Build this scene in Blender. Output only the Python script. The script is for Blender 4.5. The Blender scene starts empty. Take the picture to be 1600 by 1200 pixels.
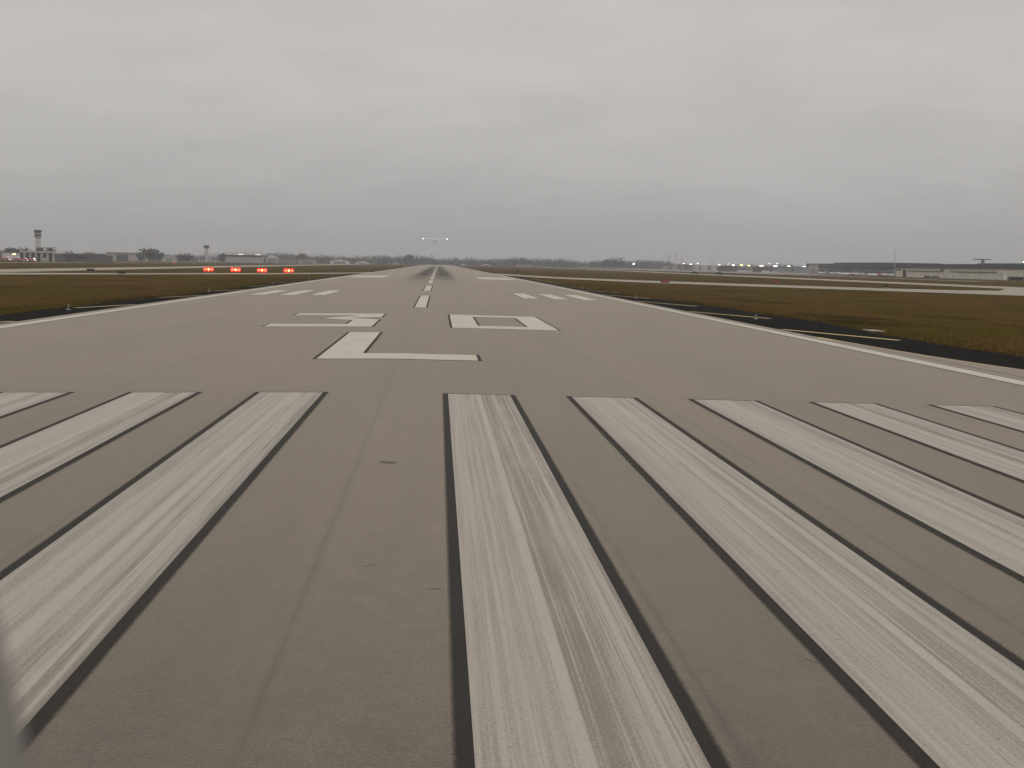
import bpy, bmesh, math, random
import numpy as np
from mathutils import Vector, Matrix

random.seed(7)
RNG = np.random.default_rng(7)
scene = bpy.context.scene
COL = scene.collection
FT = 0.3048
R = math.radians

# ------------------------------------------------------------------ camera
# World frame: X across the runway, Y along it, origin on the centre line at
# the far end of the threshold stripes.  The camera sits in a taxiing aircraft.
FPX = 1946.9                         # focal length for a 1600 px wide frame
CAM = Vector((1.439, -35.05, 3.662))
YAW, PITCH, ROLL = 0.06039, 0.09595, 0.01780
_f = Vector((math.sin(YAW) * math.cos(PITCH), math.cos(YAW) * math.cos(PITCH), -math.sin(PITCH)))
_r = Vector((math.cos(YAW), -math.sin(YAW), 0))
_u = _r.cross(_f)
CR = math.cos(ROLL) * _r + math.sin(ROLL) * _u
CU = -math.sin(ROLL) * _r + math.cos(ROLL) * _u
CF = _f
cam_d = bpy.data.cameras.new('camera')
cam_d.sensor_width = 36
cam_d.lens = FPX / 1600 * 36
cam_d.clip_start = 0.02
cam_d.clip_end = 30000
cam_d.dof.use_dof = True
cam_d.dof.focus_distance = 150
cam_d.dof.aperture_fstop = 18
cam = bpy.data.objects.new('camera', cam_d)
m = Matrix((CR, CU, -CF)).transposed().to_4x4()
m.translation = CAM
cam.matrix_world = m
COL.objects.link(cam)
scene.camera = cam

# ------------------------------------------------------------------ world
SUN_EL, SUN_ROT = 50, 140
world = bpy.data.worlds.new('World')
scene.world = world
world.use_nodes = True


class NT:
    """tiny node-graph writer"""
    def __init__(s, tree):
        s.t = tree
        s.t.nodes.clear()

    def n(s, typ, ins=None, **props):
        nd = s.t.nodes.new(typ)
        for k, v in props.items():
            setattr(nd, k, v)
        for k, v in (ins or {}).items():
            s.put(nd, k, v)
        return nd

    def put(s, nd, k, v):
        sock = nd.inputs[k]
        if isinstance(v, bpy.types.Node):
            v = v.outputs[0]
        if isinstance(v, bpy.types.NodeSocket):
            s.t.links.new(v, sock)
        else:
            if sock.type == 'RGBA' and len(v) == 3:
                v = (*v, 1)
            sock.default_value = v

    def math(s, op, a, b=0.0, c=None, clamp=False):
        nd = s.n('ShaderNodeMath', operation=op, use_clamp=clamp)
        s.put(nd, 0, a)
        s.put(nd, 1, b)
        if c is not None:
            s.put(nd, 2, c)
        return nd.outputs[0]

    def step(s, v, a, b, lo=0.0, hi=1.0):
        nd = s.n('ShaderNodeMapRange', interpolation_type='SMOOTHSTEP')
        s.put(nd, 'Value', v)
        for k, x in (('From Min', a), ('From Max', b), ('To Min', lo), ('To Max', hi)):
            s.put(nd, k, x)
        return nd.outputs[0]

    def mix(s, fac, a, b, mode='MIX'):
        nd = s.n('ShaderNodeMix', data_type='RGBA', blend_type=mode)
        s.put(nd, 0, fac)
        s.put(nd, 6, a)
        s.put(nd, 7, b)
        return nd.outputs[2]

    def gain(s, col, k):
        """colour times a grey factor"""
        nd = s.n('ShaderNodeVectorMath', operation='SCALE')
        s.put(nd, 0, col)
        s.put(nd, 'Scale', k)
        return nd.outputs[0]

    def noise(s, vec, scale=1.0, detail=3.0, rough=0.5):
        nd = s.n('ShaderNodeTexNoise', {'Scale': scale, 'Detail': detail, 'Roughness': rough, 'Vector': vec})
        return nd.outputs[0]

    def vec(s, src, sc, off=(0, 0, 0)):
        nd = s.n('ShaderNodeMapping', {'Vector': src, 'Scale': sc, 'Location': off})
        return nd.outputs[0]

    def xyz(s, src):
        nd = s.n('ShaderNodeSeparateXYZ', {0: src})
        return nd.outputs


w = NT(world.node_tree)
tc = w.n('ShaderNodeTexCoord').outputs['Generated']
dx, dy, dz = w.xyz(tc)
zz = w.math('MAXIMUM', dz, 0.0)
inv = w.math('DIVIDE', 1.0, w.math('ADD', zz, 0.22))
px_ = w.math('MULTIPLY', dx, inv)
py_ = w.math('MULTIPLY', dy, inv)
pl = w.n('ShaderNodeCombineXYZ', {0: px_, 1: py_, 2: 0.0}).outputs[0]
c1 = w.noise(w.vec(pl, (0.8, 1.0, 1), (3.1, 1.7, 0)), 1.9, 5, 0.5)
c2 = w.noise(w.vec(pl, (0.9, 1.3, 1), (8.3, 4.2, 2)), 4.6, 5, 0.55)
c3 = w.noise(w.vec(tc, (1.0, 1.0, 6.0), (1, 5, 2)), 2.2, 3, 0.5)
cl = w.math('ADD', w.math('MULTIPLY', c1, 0.45), w.math('ADD', w.math('MULTIPLY', c2, 0.25), w.math('MULTIPLY', c3, 0.30)))
cl = w.step(cl, 0.34, 0.66, 0.925, 1.075)
# overcast: brightest overhead, a third of that at the horizon
el = w.step(dz, -0.05, 0.15, 0.0, 1.0)
el2 = w.step(dz, 0.15, 1.0, 0.0, 1.0)
base = w.mix(el, (0.350, 0.343, 0.332), (0.568, 0.548, 0.532))
base = w.mix(el2, base, (0.82, 0.80, 0.785))
cloud = w.gain(base, cl)
sky = w.n('ShaderNodeTexSky', sky_type='NISHITA', sun_disc=False,
          sun_elevation=R(SUN_EL), sun_rotation=R(SUN_ROT))
b_sky = w.n('ShaderNodeBackground', {'Color': sky.outputs[0], 'Strength': 0.05})
b_cl = w.n('ShaderNodeBackground', {'Color': cloud, 'Strength': 1.0})
mx = w.n('ShaderNodeMixShader', {0: 0.965, 1: b_sky.outputs[0], 2: b_cl.outputs[0]})
w.n('ShaderNodeOutputWorld', {'Surface': mx.outputs[0]})

sun_d = bpy.data.lights.new('sun', 'SUN')
sun_d.energy = 0.6
sun_d.angle = R(40)
sun_d.color = (1.0, 0.96, 0.9)
sun = bpy.data.objects.new('sun', sun_d)
sun.rotation_euler = (R(90 - SUN_EL), 0, R(180 - SUN_ROT))
COL.objects.link(sun)

vs = scene.view_settings
scene.display_settings.display_device = 'sRGB'
vs.view_transform = 'Standard'
vs.look = 'None'
vs.exposure = 0.0
vs.gamma = 1.0
vs.use_curve_mapping = False
scene.cycles.use_denoising = True
scene.cycles.volume_bounces = 1
scene.cycles.max_bounces = 6
scene.cycles.filter_width = 1.5
scene.cycles.sample_clamp_indirect = 4.0

# ------------------------------------------------------------------ helpers


def ray(u, v):
    return CF + CR * ((u - 800) / FPX) + CU * ((600 - v) / FPX)


def horizon(u):
    a, b = CF + CR * ((u - 800) / FPX), CU
    return 600 + FPX * a.z / b.z


def spot(u, d):
    """ground point on the bearing of frame column u, d metres from the camera"""
    k = ray(u, horizon(u))
    k.z = 0
    k.normalize()
    return CAM.x + k.x * d, CAM.y + k.y * d


class Frame:
    """a facade line in plan: origin + unit vector to the right"""
    def __init__(s, x, y, right):
        s.x, s.y, s.r = x, y, right
        s.rot = math.atan2(right[1], right[0])

    def at(s, u, v):
        """(distance along the facade, height) seen at frame point u, v"""
        k = ray(u, v)
        rx, ry = s.r
        # CAM + k t = O + r q
        det = k.x * -ry + rx * k.y
        ox, oy = s.x - CAM.x, s.y - CAM.y
        t = (ox * -ry + rx * oy) / det
        q = (k.x * oy - k.y * ox) / det
        return q, CAM.z + k.z * t


def facing(u, d):
    x, y = spot(u, d)
    k = Vector((x - CAM.x, y - CAM.y)).normalized()
    return Frame(x, y, (k.y, -k.x))


class MB:
    """collects shapes into one mesh"""
    def __init__(s):
        s.v, s.f = [], []

    def add(s, vs_, fs):
        o = len(s.v)
        s.v += [tuple(p) for p in vs_]
        s.f += [tuple(i + o for i in f) for f in fs]
        return s

    def box(s, x0, x1, y0, y1, z0, z1, rz=0, c=(0, 0, 0)):
        p = [(x, y, z) for z in (z0, z1) for y in (y0, y1) for x in (x0, x1)]
        if rz or c != (0, 0, 0):
            cs, sn = math.cos(rz), math.sin(rz)
            p = [(c[0] + x * cs - y * sn, c[1] + x * sn + y * cs, c[2] + z) for x, y, z in p]
        return s.add(p, [(0, 2, 3, 1), (4, 5, 7, 6), (0, 1, 5, 4), (2, 6, 7, 3), (0, 4, 6, 2), (1, 3, 7, 5)])

    def tube(s, pts, rad, seg=8, cap=True):
        """round bar along points; rad a number or one per point"""
        pts = [Vector(p) for p in pts]
        if not hasattr(rad, '__len__'):
            rad = [rad] * len(pts)
        vs_, fs = [], []
        for i, p in enumerate(pts):
            d = (pts[min(i + 1, len(pts) - 1)] - pts[max(i - 1, 0)]).normalized()
            a = d.cross(Vector((0, 0, 1)) if abs(d.z) < .9 else Vector((1, 0, 0))).normalized()
            b = d.cross(a)
            for k in range(seg):
                t = 2 * math.pi * k / seg
                vs_.append(p + (a * math.cos(t) + b * math.sin(t)) * rad[i])
        for i in range(len(pts) - 1):
            for k in range(seg):
                a0, a1 = i * seg + k, i * seg + (k + 1) % seg
                fs.append((a0, a0 + seg, a1 + seg, a1))
        if cap:
            fs.append(tuple(range(seg)))
            fs.append(tuple((len(pts) - 1) * seg + k for k in reversed(range(seg))))
        return s.add(vs_, fs)

    def prism(s, poly, z0, z1, axis='z'):
        """polygon (list of 2-D points) extruded from z0 to z1 along an axis"""
        n = len(poly)

        def P(a, b, c):
            return {'z': (a, b, c), 'y': (a, c, b), 'x': (c, a, b)}[axis]
        vs_ = [P(a, b, z0) for a, b in poly] + [P(a, b, z1) for a, b in poly]
        fs = [tuple(reversed(range(n))), tuple(range(n, 2 * n))]
        fs += [(i, (i + 1) % n, n + (i + 1) % n, n + i) for i in range(n)]
        return s.add(vs_, fs)

    def dome(s, c, r, h, seg=10, rings=4):
        vs_, fs = [], []
        for i in range(rings):
            t = math.pi / 2 * i / rings
            for k in range(seg):
                a = 2 * math.pi * k / seg
                vs_.append((c[0] + r * math.cos(t) * math.cos(a), c[1] + r * math.cos(t) * math.sin(a), c[2] + h * math.sin(t)))
        vs_.append((c[0], c[1], c[2] + h))
        for i in range(rings - 1):
            for k in range(seg):
                fs.append((i * seg + k, i * seg + (k + 1) % seg, (i + 1) * seg + (k + 1) % seg, (i + 1) * seg + k))
        for k in range(seg):
            fs.append(((rings - 1) * seg + k, (rings - 1) * seg + (k + 1) % seg, rings * seg))
        return s.add(vs_, fs)

    def build(s, name, mat, parent=None, loc=None, rz=None, fix=True, smooth=False):
        me = bpy.data.meshes.new(name)
        me.from_pydata(s.v, [], s.f)
        if fix:
            bm = bmesh.new()
            bm.from_mesh(me)
            bmesh.ops.recalc_face_normals(bm, faces=bm.faces)
            bm.to_mesh(me)
            bm.free()
        if smooth:
            me.polygons.foreach_set('use_smooth', [True] * len(me.polygons))
        me.materials.append(mat)
        return link(name, me, parent, loc, rz)


def link(name, me, parent=None, loc=None, rz=None):
    o = bpy.data.objects.new(name, me)
    COL.objects.link(o)
    if parent:
        o.parent = parent
    if loc:
        o.location = loc
    if rz is not None:
        o.rotation_euler = (0, 0, rz)
    return o


def tag(o, label=None, cat=None, group=None, kind=None):
    if label:
        o['label'] = label
    if cat:
        o['category'] = cat
    if group:
        o['group'] = group
    if kind:
        o['kind'] = kind
    return o


def thing(name, label, cat, loc, rz=0, group=None):
    o = link(name, None, None, loc, rz)
    o.empty_display_size = 0.5
    return tag(o, label, cat, group)


def copy_tree(o, loc=None, rz=None, label=None, parent=None, scale=None):
    c = o.copy()
    COL.objects.link(c)
    if parent:
        c.parent = parent
    if loc:
        c.location = loc
    if rz is not None:
        c.rotation_euler = (0, 0, rz)
    if scale:
        c.scale = scale
    if label:
        c['label'] = label
    for ch in list(o.children):
        copy_tree(ch, parent=c)
    return c


def gz(a):
    """height of the finished surface a metres from the centre line"""
    a = abs(a)
    if a <= 23.7:
        return -0.012 * a
    if a <= 30:
        return -0.2844 - 0.05 * (a - 23.7)
    if a <= 50:
        return -0.5994 - 0.01 * (a - 30)
    return -0.80


GZ = -0.80

# ------------------------------------------------------------------ materials


def simple(name, color, rough=0.7, var=0.12, scale=0.6, metal=0.0, stretch=(1, 1, 1), spec=0.5):
    """paint / metal / concrete with faint mottling"""
    mt = bpy.data.materials.new(name)
    mt.use_nodes = True
    g = NT(mt.node_tree)
    c = g.n('ShaderNodeTexCoord').outputs['Object']
    nz = g.noise(g.vec(c, stretch), scale, 4, 0.55)
    k = g.step(nz, 0.25, 0.75, 1 - var, 1 + var)
    b = g.n('ShaderNodeBsdfPrincipled', {'Base Color': g.gain(color, k), 'Roughness': rough, 'Metallic': metal, 'Specular IOR Level': spec})
    g.n('ShaderNodeOutputMaterial', {'Surface': b.outputs[0]})
    return mt


def glow(name, color, strength):
    mt = bpy.data.materials.new(name)
    mt.use_nodes = True
    g = NT(mt.node_tree)
    e = g.n('ShaderNodeEmission', {'Color': color, 'Strength': strength})
    g.n('ShaderNodeOutputMaterial', {'Surface': e.outputs[0]})
    return mt


def glassy(name, color):
    return simple(name, color, rough=0.15, var=0.15, scale=0.3)


def pavement_material():
    mt = bpy.data.materials.new('weathered_runway_pavement')
    mt.use_nodes = True
    g = NT(mt.node_tree)
    c = g.n('ShaderNodeTexCoord').outputs['Object']
    X, Y, Z = g.xyz(c)
    big = g.noise(g.vec(c, (1 / 5, 1 / 34, 1)), 1.0, 4, 0.55)
    mid = g.noise(g.vec(c, (1.1, 0.5, 1)), 1.0, 6, 0.6)
    mott = g.noise(g.vec(c, (3.2, 2.2, 1)), 1.0, 4, 0.65)
    grain = g.noise(c, 38.0, 3, 0.7)
    fine = g.noise(c, 130.0, 2, 0.6)
    k = g.step(big, 0.27, 0.73, 0.82, 1.14)
    k = g.math('MULTIPLY', k, g.step(mid, 0.25, 0.75, 0.88, 1.10))
    k = g.math('MULTIPLY', k, g.step(mott, 0.25, 0.75, 0.86, 1.14))
    k = g.math('MULTIPLY', k, g.step(grain, 0.28, 0.72, 0.60, 1.40))
    k = g.math('MULTIPLY', k, g.step(fine, 0.28, 0.72, 0.55, 1.45))
    # paving lanes: each pass a slightly different tone, a dirty seam between
    lane = g.math('DIVIDE', X, 3.81)
    wn = g.n('ShaderNodeTexWhiteNoise', {'W': g.math('FLOOR', lane)}, noise_dimensions='1D').outputs[0]
    k = g.math('MULTIPLY', k, g.step(wn, 0.0, 1.0, 0.965, 1.035))
    near = g.math('ROUND', lane)
    dist = g.math('MULTIPLY', g.math('ABSOLUTE', g.math('SUBTRACT', lane, near)), 3.81)
    wob = g.noise(g.vec(c, (0.4, 0.5, 1)), 1.0, 5, 0.7)
    dist = g.math('ADD', dist, g.math('MULTIPLY', g.math('SUBTRACT', wob, 0.5), 0.16))
    seam = g.step(dist, 0.0, 0.11, 1.0, 0.0)
    wn2 = g.n('ShaderNodeTexWhiteNoise', {'W': g.math('ADD', near, 0.37)}, noise_dimensions='1D').outputs[0]
    brk = g.noise(g.vec(c, (0.26, 0.09, 1), (4, 0, 0)), 1.0, 5, 0.65)
    seam = g.math('MULTIPLY', seam, g.math('MULTIPLY', g.step(brk, 0.30, 0.58, 0.25, 1.0), g.step(wn2, 0.0, 1.0, 0.45, 1.0)))
    # transverse joints, mostly healed
    tl = g.math('DIVIDE', g.math('ADD', Y, g.math('ADD', 21.2, g.math('MULTIPLY', g.math('SUBTRACT', wob, 0.5), 0.5))), 7.9)
    td = g.math('MULTIPLY', g.math('ABSOLUTE', g.math('SUBTRACT', tl, g.math('ROUND', tl))), 7.9)
    tj = g.math('MULTIPLY', g.step(td, 0.01, 0.07, 1.0, 0.0), g.step(g.noise(g.vec(c, (0.55, 0.5, 1), (2, 8, 0)), 1.0, 4, 0.6), 0.50, 0.62))
    seam = g.math('MAXIMUM', seam, g.math('MULTIPLY', tj, 0.75))
    k = g.math('MULTIPLY', k, g.step(seam, 0.0, 1.0, 1.0, 0.68))
    # long dirt streaks along the traffic direction
    st = g.noise(g.vec(c, (0.9, 0.018, 1)), 1.0, 5, 0.6)
    k = g.math('MULTIPLY', k, g.step(st, 0.3, 0.7, 0.90, 1.07))
    # hairline cracks
    vo = g.n('ShaderNodeTexVoronoi', {'Vector': g.vec(c, (0.32, 0.2, 1)), 'Scale': 1.0}, feature='DISTANCE_TO_EDGE')
    jag = g.math('ADD', vo.outputs['Distance'], g.math('MULTIPLY', g.math('SUBTRACT', g.noise(c, 2.0, 5, 0.7), 0.5), 0.10))
    cr = g.math('MULTIPLY', g.step(g.math('ABSOLUTE', jag), 0.0, 0.006, 1.0, 0.0), g.step(g.noise(c, 0.35, 3), 0.55, 0.66))
    k = g.math('MULTIPLY', k, g.step(cr, 0.0, 1.0, 1.0, 0.74))
    # little dark specks and pop-outs
    sp = g.n('ShaderNodeTexVoronoi', {'Vector': c, 'Scale': 3.0, 'Randomness': 1.0})
    spk = g.math('MULTIPLY', g.step(sp.outputs['Distance'], 0.03, 0.08, 1.0, 0.0), g.step(g.noise(c, 0.8, 2), 0.46, 0.58))
    k = g.math('MULTIPLY', k, g.step(spk, 0.0, 1.0, 1.0, 0.55))
    # tyre rubber in the touchdown zone
    run = g.math('MULTIPLY', g.step(Y, 90, 400), g.step(Y, 700, 1700, 1.0, 0.35))
    wx = g.math('ADD', X, g.math('MULTIPLY', g.math('SUBTRACT', g.noise(g.vec(c, (0.2, 0.01, 1)), 1.0, 3), 0.5), 3.0))
    trk = g.math('SUBTRACT', g.math('ABSOLUTE', wx), 2.9)
    trk = g.step(g.math('ABSOLUTE', trk), 0.4, 5.2, 1.0, 0.0)
    stx = g.noise(g.vec(c, (2.4, 0.012, 1), (9, 0, 0)), 1.0, 5, 0.7)
    rub = g.math('MULTIPLY', g.math('MULTIPLY', run, trk), g.step(stx, 0.2, 0.75, 0.65, 1.0))
    lt = g.mix(g.step(mid, 0.3, 0.7), (0.094, 0.071, 0.047), (0.086, 0.066, 0.0445))
    col = g.gain(lt, k)
    col = g.mix(g.math('MULTIPLY', rub, 0.80), col, (0.026, 0.023, 0.021))
    bump = g.n('ShaderNodeBump', {'Height': grain, 'Strength': 0.6, 'Distance': 0.012})
    b = g.n('ShaderNodeBsdfPrincipled', {'Base Color': col, 'Roughness': 0.52, 'Normal': bump.outputs[0],
                                         'Specular IOR Level': g.step(rub, 0.0, 0.9, 0.55, 0.03),
                                         'Sheen Weight': g.step(rub, 0.0, 0.9, 0.44, 0.03), 'Sheen Roughness': 0.36,
                                         'Sheen Tint': (1.0, 0.82, 0.62)})
    g.n('ShaderNodeOutputMaterial', {'Surface': b.outputs[0]})
    return mt


def worn_paint_material(name, fresh, worn, amount, lanes):
    """road paint; lanes=True adds the long scraped streaks of the threshold bars"""
    mt = bpy.data.materials.new(name)
    mt.use_nodes = True
    g = NT(mt.node_tree)
    c = g.n('ShaderNodeTexCoord').outputs['Object']
    rnd = g.n('ShaderNodeObjectInfo').outputs['Random']
    off = g.n('ShaderNodeCombineXYZ', {0: g.math('MULTIPLY', rnd, 63.0), 1: g.math('MULTIPLY', rnd, 91.0), 2: 0.0}).outputs[0]
    cc = g.n('ShaderNodeVectorMath', {0: c, 1: off}, operation='ADD').outputs[0]
    X, Y, Z = g.xyz(c)
    patch = g.noise(g.vec(cc, (1.3, 0.35, 1)), 1.0, 5, 0.6)
    pits = g.noise(g.vec(cc, (30.0, 46.0, 1)), 1.0, 3, 0.7)
    speck = g.noise(cc, 26.0, 4, 0.7)
    if lanes:
        s1 = g.noise(g.vec(cc, (8.0, 0.022, 1)), 1.0, 4, 0.6)
        s2 = g.noise(g.vec(cc, (30.0, 0.16, 1)), 1.0, 4, 0.65)
        s3 = g.noise(g.vec(cc, (2.6, 0.012, 1)), 1.0, 1, 0.5)
        a = g.math('ADD', g.math('MULTIPLY', s1, 0.42), g.math('ADD', g.math('MULTIPLY', s2, 0.40), g.math('MULTIPLY', s3, 0.18)))
        wear = g.step(a, 0.40, 0.60, 0.0, 1.0)
        wear = g.math('MULTIPLY', wear, g.step(patch, 0.25, 0.7, 0.55, 1.15))
        wear = g.math('MULTIPLY', wear, g.step(X, -0.15, 0.10, 0.62, 1.12))
        # overlap of two spray passes: a cleaner bright band down the middle
        mid = g.math('ADD', X, g.math('ADD', 0.05, g.math('MULTIPLY', g.math('SUBTRACT', rnd, 0.5), 0.35)))
        band = g.step(g.math('ABSOLUTE', mid), 0.035, 0.085, 1.0, 0.0)
        wear = g.math('MULTIPLY', wear, g.step(band, 0, 1, 1.0, 0.08))
        # transverse saw-cut scars
        sc = g.noise(g.vec(cc, (0.7, 3.4, 1)), 1.0, 3, 0.7)
        scar = g.math('MULTIPLY', g.step(sc, 0.66, 0.72), g.step(speck, 0.45, 0.6))
        wear = g.math('MAXIMUM', wear, g.math('MULTIPLY', scar, 1.5))
        wear = g.math('ADD', wear, g.math('MULTIPLY', g.step(speck, 0.56, 0.68), 0.55))
        # pavement texture worn through as pits along the scraped bands
        wear = g.math('ADD', wear, g.math('MULTIPLY', g.math('SUBTRACT', pits, 0.5), g.step(wear, 0.0, 0.8, 0.9, 2.4)), clamp=True)
    else:
        wear = g.math('ADD', g.step(patch, 0.42, 0.75, 0.0, 0.7), g.math('MULTIPLY', g.step(pits, 0.5, 0.8), 0.5), clamp=True)
    k = g.step(patch, 0.2, 0.8, 0.95, 1.05)
    col = g.gain(g.mix(g.math('MULTIPLY', wear, amount), fresh, worn), k)
    b = g.n('ShaderNodeBsdfPrincipled', {'Base Color': col, 'Roughness': 0.55})
    g.n('ShaderNodeOutputMaterial', {'Surface': b.outputs[0]})
    return mt


def border_material():
    mt = bpy.data.materials.new('black_outline_paint')
    mt.use_nodes = True
    g = NT(mt.node_tree)
    c = g.n('ShaderNodeTexCoord').outputs['Object']
    fade = g.n('ShaderNodeAttribute', attribute_name='fade').outputs['Fac']
    nz = g.noise(c, 34.0, 4, 0.7)
    lo = g.noise(g.vec(c, (0.5, 0.35, 1)), 1.0, 4, 0.6)
    a = g.math('ADD', fade, g.math('MULTIPLY', g.math('SUBTRACT', nz, 0.5), 0.42))
    al = g.math('MULTIPLY', g.step(a, -0.02, 0.42), g.step(lo, 0.25, 0.6, 0.82, 0.97))
    b = g.n('ShaderNodeBsdfPrincipled', {'Base Color': g.gain((0.030, 0.027, 0.022), g.step(nz, 0.2, 0.8, 0.8, 1.3)), 'Roughness': 0.8,
                                         'Specular IOR Level': 0.2})
    t = g.n('ShaderNodeBsdfTransparent')
    mx_ = g.n('ShaderNodeMixShader', {0: al, 1: t.outputs[0], 2: b.outputs[0]})
    g.n('ShaderNodeOutputMaterial', {'Surface': mx_.outputs[0]})
    return mt


def grass_material(name, k=1.0):
    mt = bpy.data.materials.new(name)
    mt.use_nodes = True
    g = NT(mt.node_tree)
    c = g.n('ShaderNodeTexCoord').outputs['Object']
    big = g.noise(g.vec(c, (1 / 16, 1 / 34, 1)), 1.0, 4, 0.6)
    mid = g.noise(g.vec(c, (0.22, 0.10, 1)), 1.0, 6, 0.65)
    fine = g.noise(g.vec(c, (2.2, 1.1, 1)), 1.0, 6, 0.75)
    wet = g.noise(g.vec(c, (1 / 9, 1 / 20, 1), (7, 3, 0)), 1.0, 4, 0.6)
    col = g.mix(g.step(big, 0.40, 0.58), (0.070 * k, 0.0515 * k, 0.0105 * k), (0.090 * k, 0.0530 * k, 0.0180 * k))
    col = g.mix(g.step(mid, 0.50, 0.72, 0.0, 0.6), col, (0.0961 * k, 0.0668 * k, 0.0139 * k))
    col = g.mix(g.step(wet, 0.52, 0.68, 0.0, 0.75), col, (0.0326 * k, 0.0237 * k, 0.0062 * k))
    col = g.gain(col, g.step(fine, 0.2, 0.8, 0.72, 1.28))
    bump = g.n('ShaderNodeBump', {'Height': fine, 'Strength': 0.3, 'Distance': 0.05})
    b = g.n('ShaderNodeBsdfPrincipled', {'Base Color': col, 'Roughness': 1.0, 'Specular IOR Level': 0.0, 'Normal': bump.outputs[0]})
    g.n('ShaderNodeOutputMaterial', {'Surface': b.outputs[0]})
    return mt


def leaf_material(name, color):
    mt = bpy.data.materials.new(name)
    mt.use_nodes = True
    g = NT(mt.node_tree)
    c = g.n('ShaderNodeTexCoord').outputs['Object']
    nz = g.noise(c, 0.45, 3, 0.6)
    rnd = g.n('ShaderNodeObjectInfo').outputs['Random']
    k = g.math('MULTIPLY', g.step(nz, 0.25, 0.75, 0.6, 1.4), g.step(rnd, 0, 1, 0.8, 1.25))
    b = g.n('ShaderNodeBsdfPrincipled', {'Base Color': g.gain(color, k), 'Roughness': 0.8, 'Specular IOR Level': 0.2})
    g.n('ShaderNodeOutputMaterial', {'Surface': b.outputs[0]})
    return mt


M_PAVE = pavement_material()
M_STRIPE = worn_paint_material('worn_threshold_paint', (0.415, 0.368, 0.310), (0.185, 0.155, 0.120), 0.95, True)
M_PAINT = worn_paint_material('white_runway_paint', (0.52, 0.49, 0.39), (0.34, 0.31, 0.25), 0.7, False)
M_YELLOW = worn_paint_material('yellow_shoulder_paint', (0.66, 0.45, 0.17), (0.44, 0.33, 0.17), 0.7, False)
M_BORDER = border_material()
M_GRASS = grass_material('dormant_grass')
M_TUFT = grass_material('dormant_grass_blades', 1.3)
M_ASPH = simple('dark_shoulder_asphalt', (0.020, 0.0195, 0.0178), 1.0, 0.22, 1.6, spec=0.0)
M_SEAM = simple('joint_filler', (0.085, 0.07, 0.053), 0.8, 0.2, 2)
M_CRACK = simple('dark_crack_filler', (0.06, 0.052, 0.042), 0.8, 0.2, 3)
M_CONC = simple('pale_taxiway_concrete', (0.31, 0.275, 0.205), 0.8, 0.14, 0.08)
M_APRON = simple('grey_apron_concrete', (0.20, 0.175, 0.16), 0.8, 0.15, 0.05)
M_PAD = simple('pale_concrete_pad', (0.27, 0.25, 0.21), 0.8, 0.12, 1.5)
M_WHITE = simple('white_painted_metal', (0.72, 0.71, 0.69), 0.45, 0.05, 0.4)
M_GREY = simple('grey_painted_metal', (0.28, 0.29, 0.30), 0.5, 0.1, 0.5)
M_DARK = simple('dark_painted_metal', (0.04, 0.042, 0.045), 0.5, 0.15, 0.6)
M_RUBBER = simple('black_rubber', (0.02, 0.02, 0.02), 0.8, 0.15, 3)
M_ORANGE = simple('orange_lamp_housing', (0.60, 0.10, 0.03), 0.5, 0.1, 1)
M_RED = simple('red_paint', (0.42, 0.030, 0.035), 0.35, 0.08, 0.8)
M_SIGNRED = simple('faded_red_sign_face', (0.26, 0.055, 0.035), 0.6, 0.15, 1.2)
M_SIGNBACK = simple('dark_sign_back', (0.035, 0.03, 0.022), 0.7, 0.15, 1.2)
M_GLASS = glassy('dark_window_glass', (0.035, 0.040, 0.045))
M_LAMPRED = glow('red_lamp_lens', (1.0, 0.020, 0.006), 170.0)
M_LAMPHALO = glow('halo_red_lamp_lens', (1.0, 0.006, 0.003), 85.0)  # outer approach lenses glow pure red, standing in for the lamp halo
M_LAMPW = glow('white_floodlight_lens', (1.0, 0.97, 0.88), 6.0)
M_LAMPT = glow('wingtip_lamp_and_glint', (1.0, 1.0, 0.97), 5.0)  # wingtip lamps, also the glint before the right tree belt
M_GLINT = glow('roof_glint_glow', (1.0, 0.97, 0.95), 1.3)  # emission standing in for white glints on the terminal roof
M_LAMPY = glow('yellow_floodlight_lens', (1.0, 0.78, 0.22), 6.0)
M_LAMPP = glow('pink_beacon_lens', (1.0, 0.42, 0.5), 3.0)

# ------------------------------------------------------------------ ground
RW0, RW1 = -260.0, 2720.0


def strip_mesh(name, xs, y0, y1, mat, zf, ny=1, parent=None, loc=None):
    """sheet over columns xs between y0 and y1 with height zf(x)"""
    mb = MB()
    ys = np.linspace(y0, y1, ny + 1)
    vs_ = [(x, y, zf(x)) for y in ys for x in xs]
    n = len(xs)
    fs = [(j * n + i, j * n + i + 1, (j + 1) * n + i + 1, (j + 1) * n + i) for j in range(ny) for i in range(n - 1)]
    mb.add(vs_, fs)
    return mb.build(name, mat, parent, loc, fix=False)


cols = [20, 26, 27, 30, 35, 42, 50, 80, 200, 1000, 9000]
xs = [-a for a in reversed(cols)] + cols
ground = strip_mesh('ground', xs, -2500, 9000, M_GRASS, lambda x: -1.1 if abs(x) < 26.5 else gz(x) - 0.035, 12)
tag(ground, 'olive and brown dormant grass field on both sides of the runway', None, None, 'structure')

# runway: dirty joint bed below, twelve paved lanes on top
runway = strip_mesh('runway', [-23.7, 0, 23.7], RW0, RW1, M_SEAM, lambda x: gz(x) - 0.03)
tag(runway, 'worn brownish grey runway running straight to the horizon', None, None, 'structure')
for i in range(-6, 6):
    a, b = i * 3.81 + 0.0005, (i + 1) * 3.81 - 0.0005
    if i == -6:
        a = -23.7
    if i == 5:
        b = 23.7
    strip_mesh('paving_lane', [a, b], RW0, RW1, M_PAVE, gz, 1, runway)

# paved shoulders with a ragged grass edge


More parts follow.
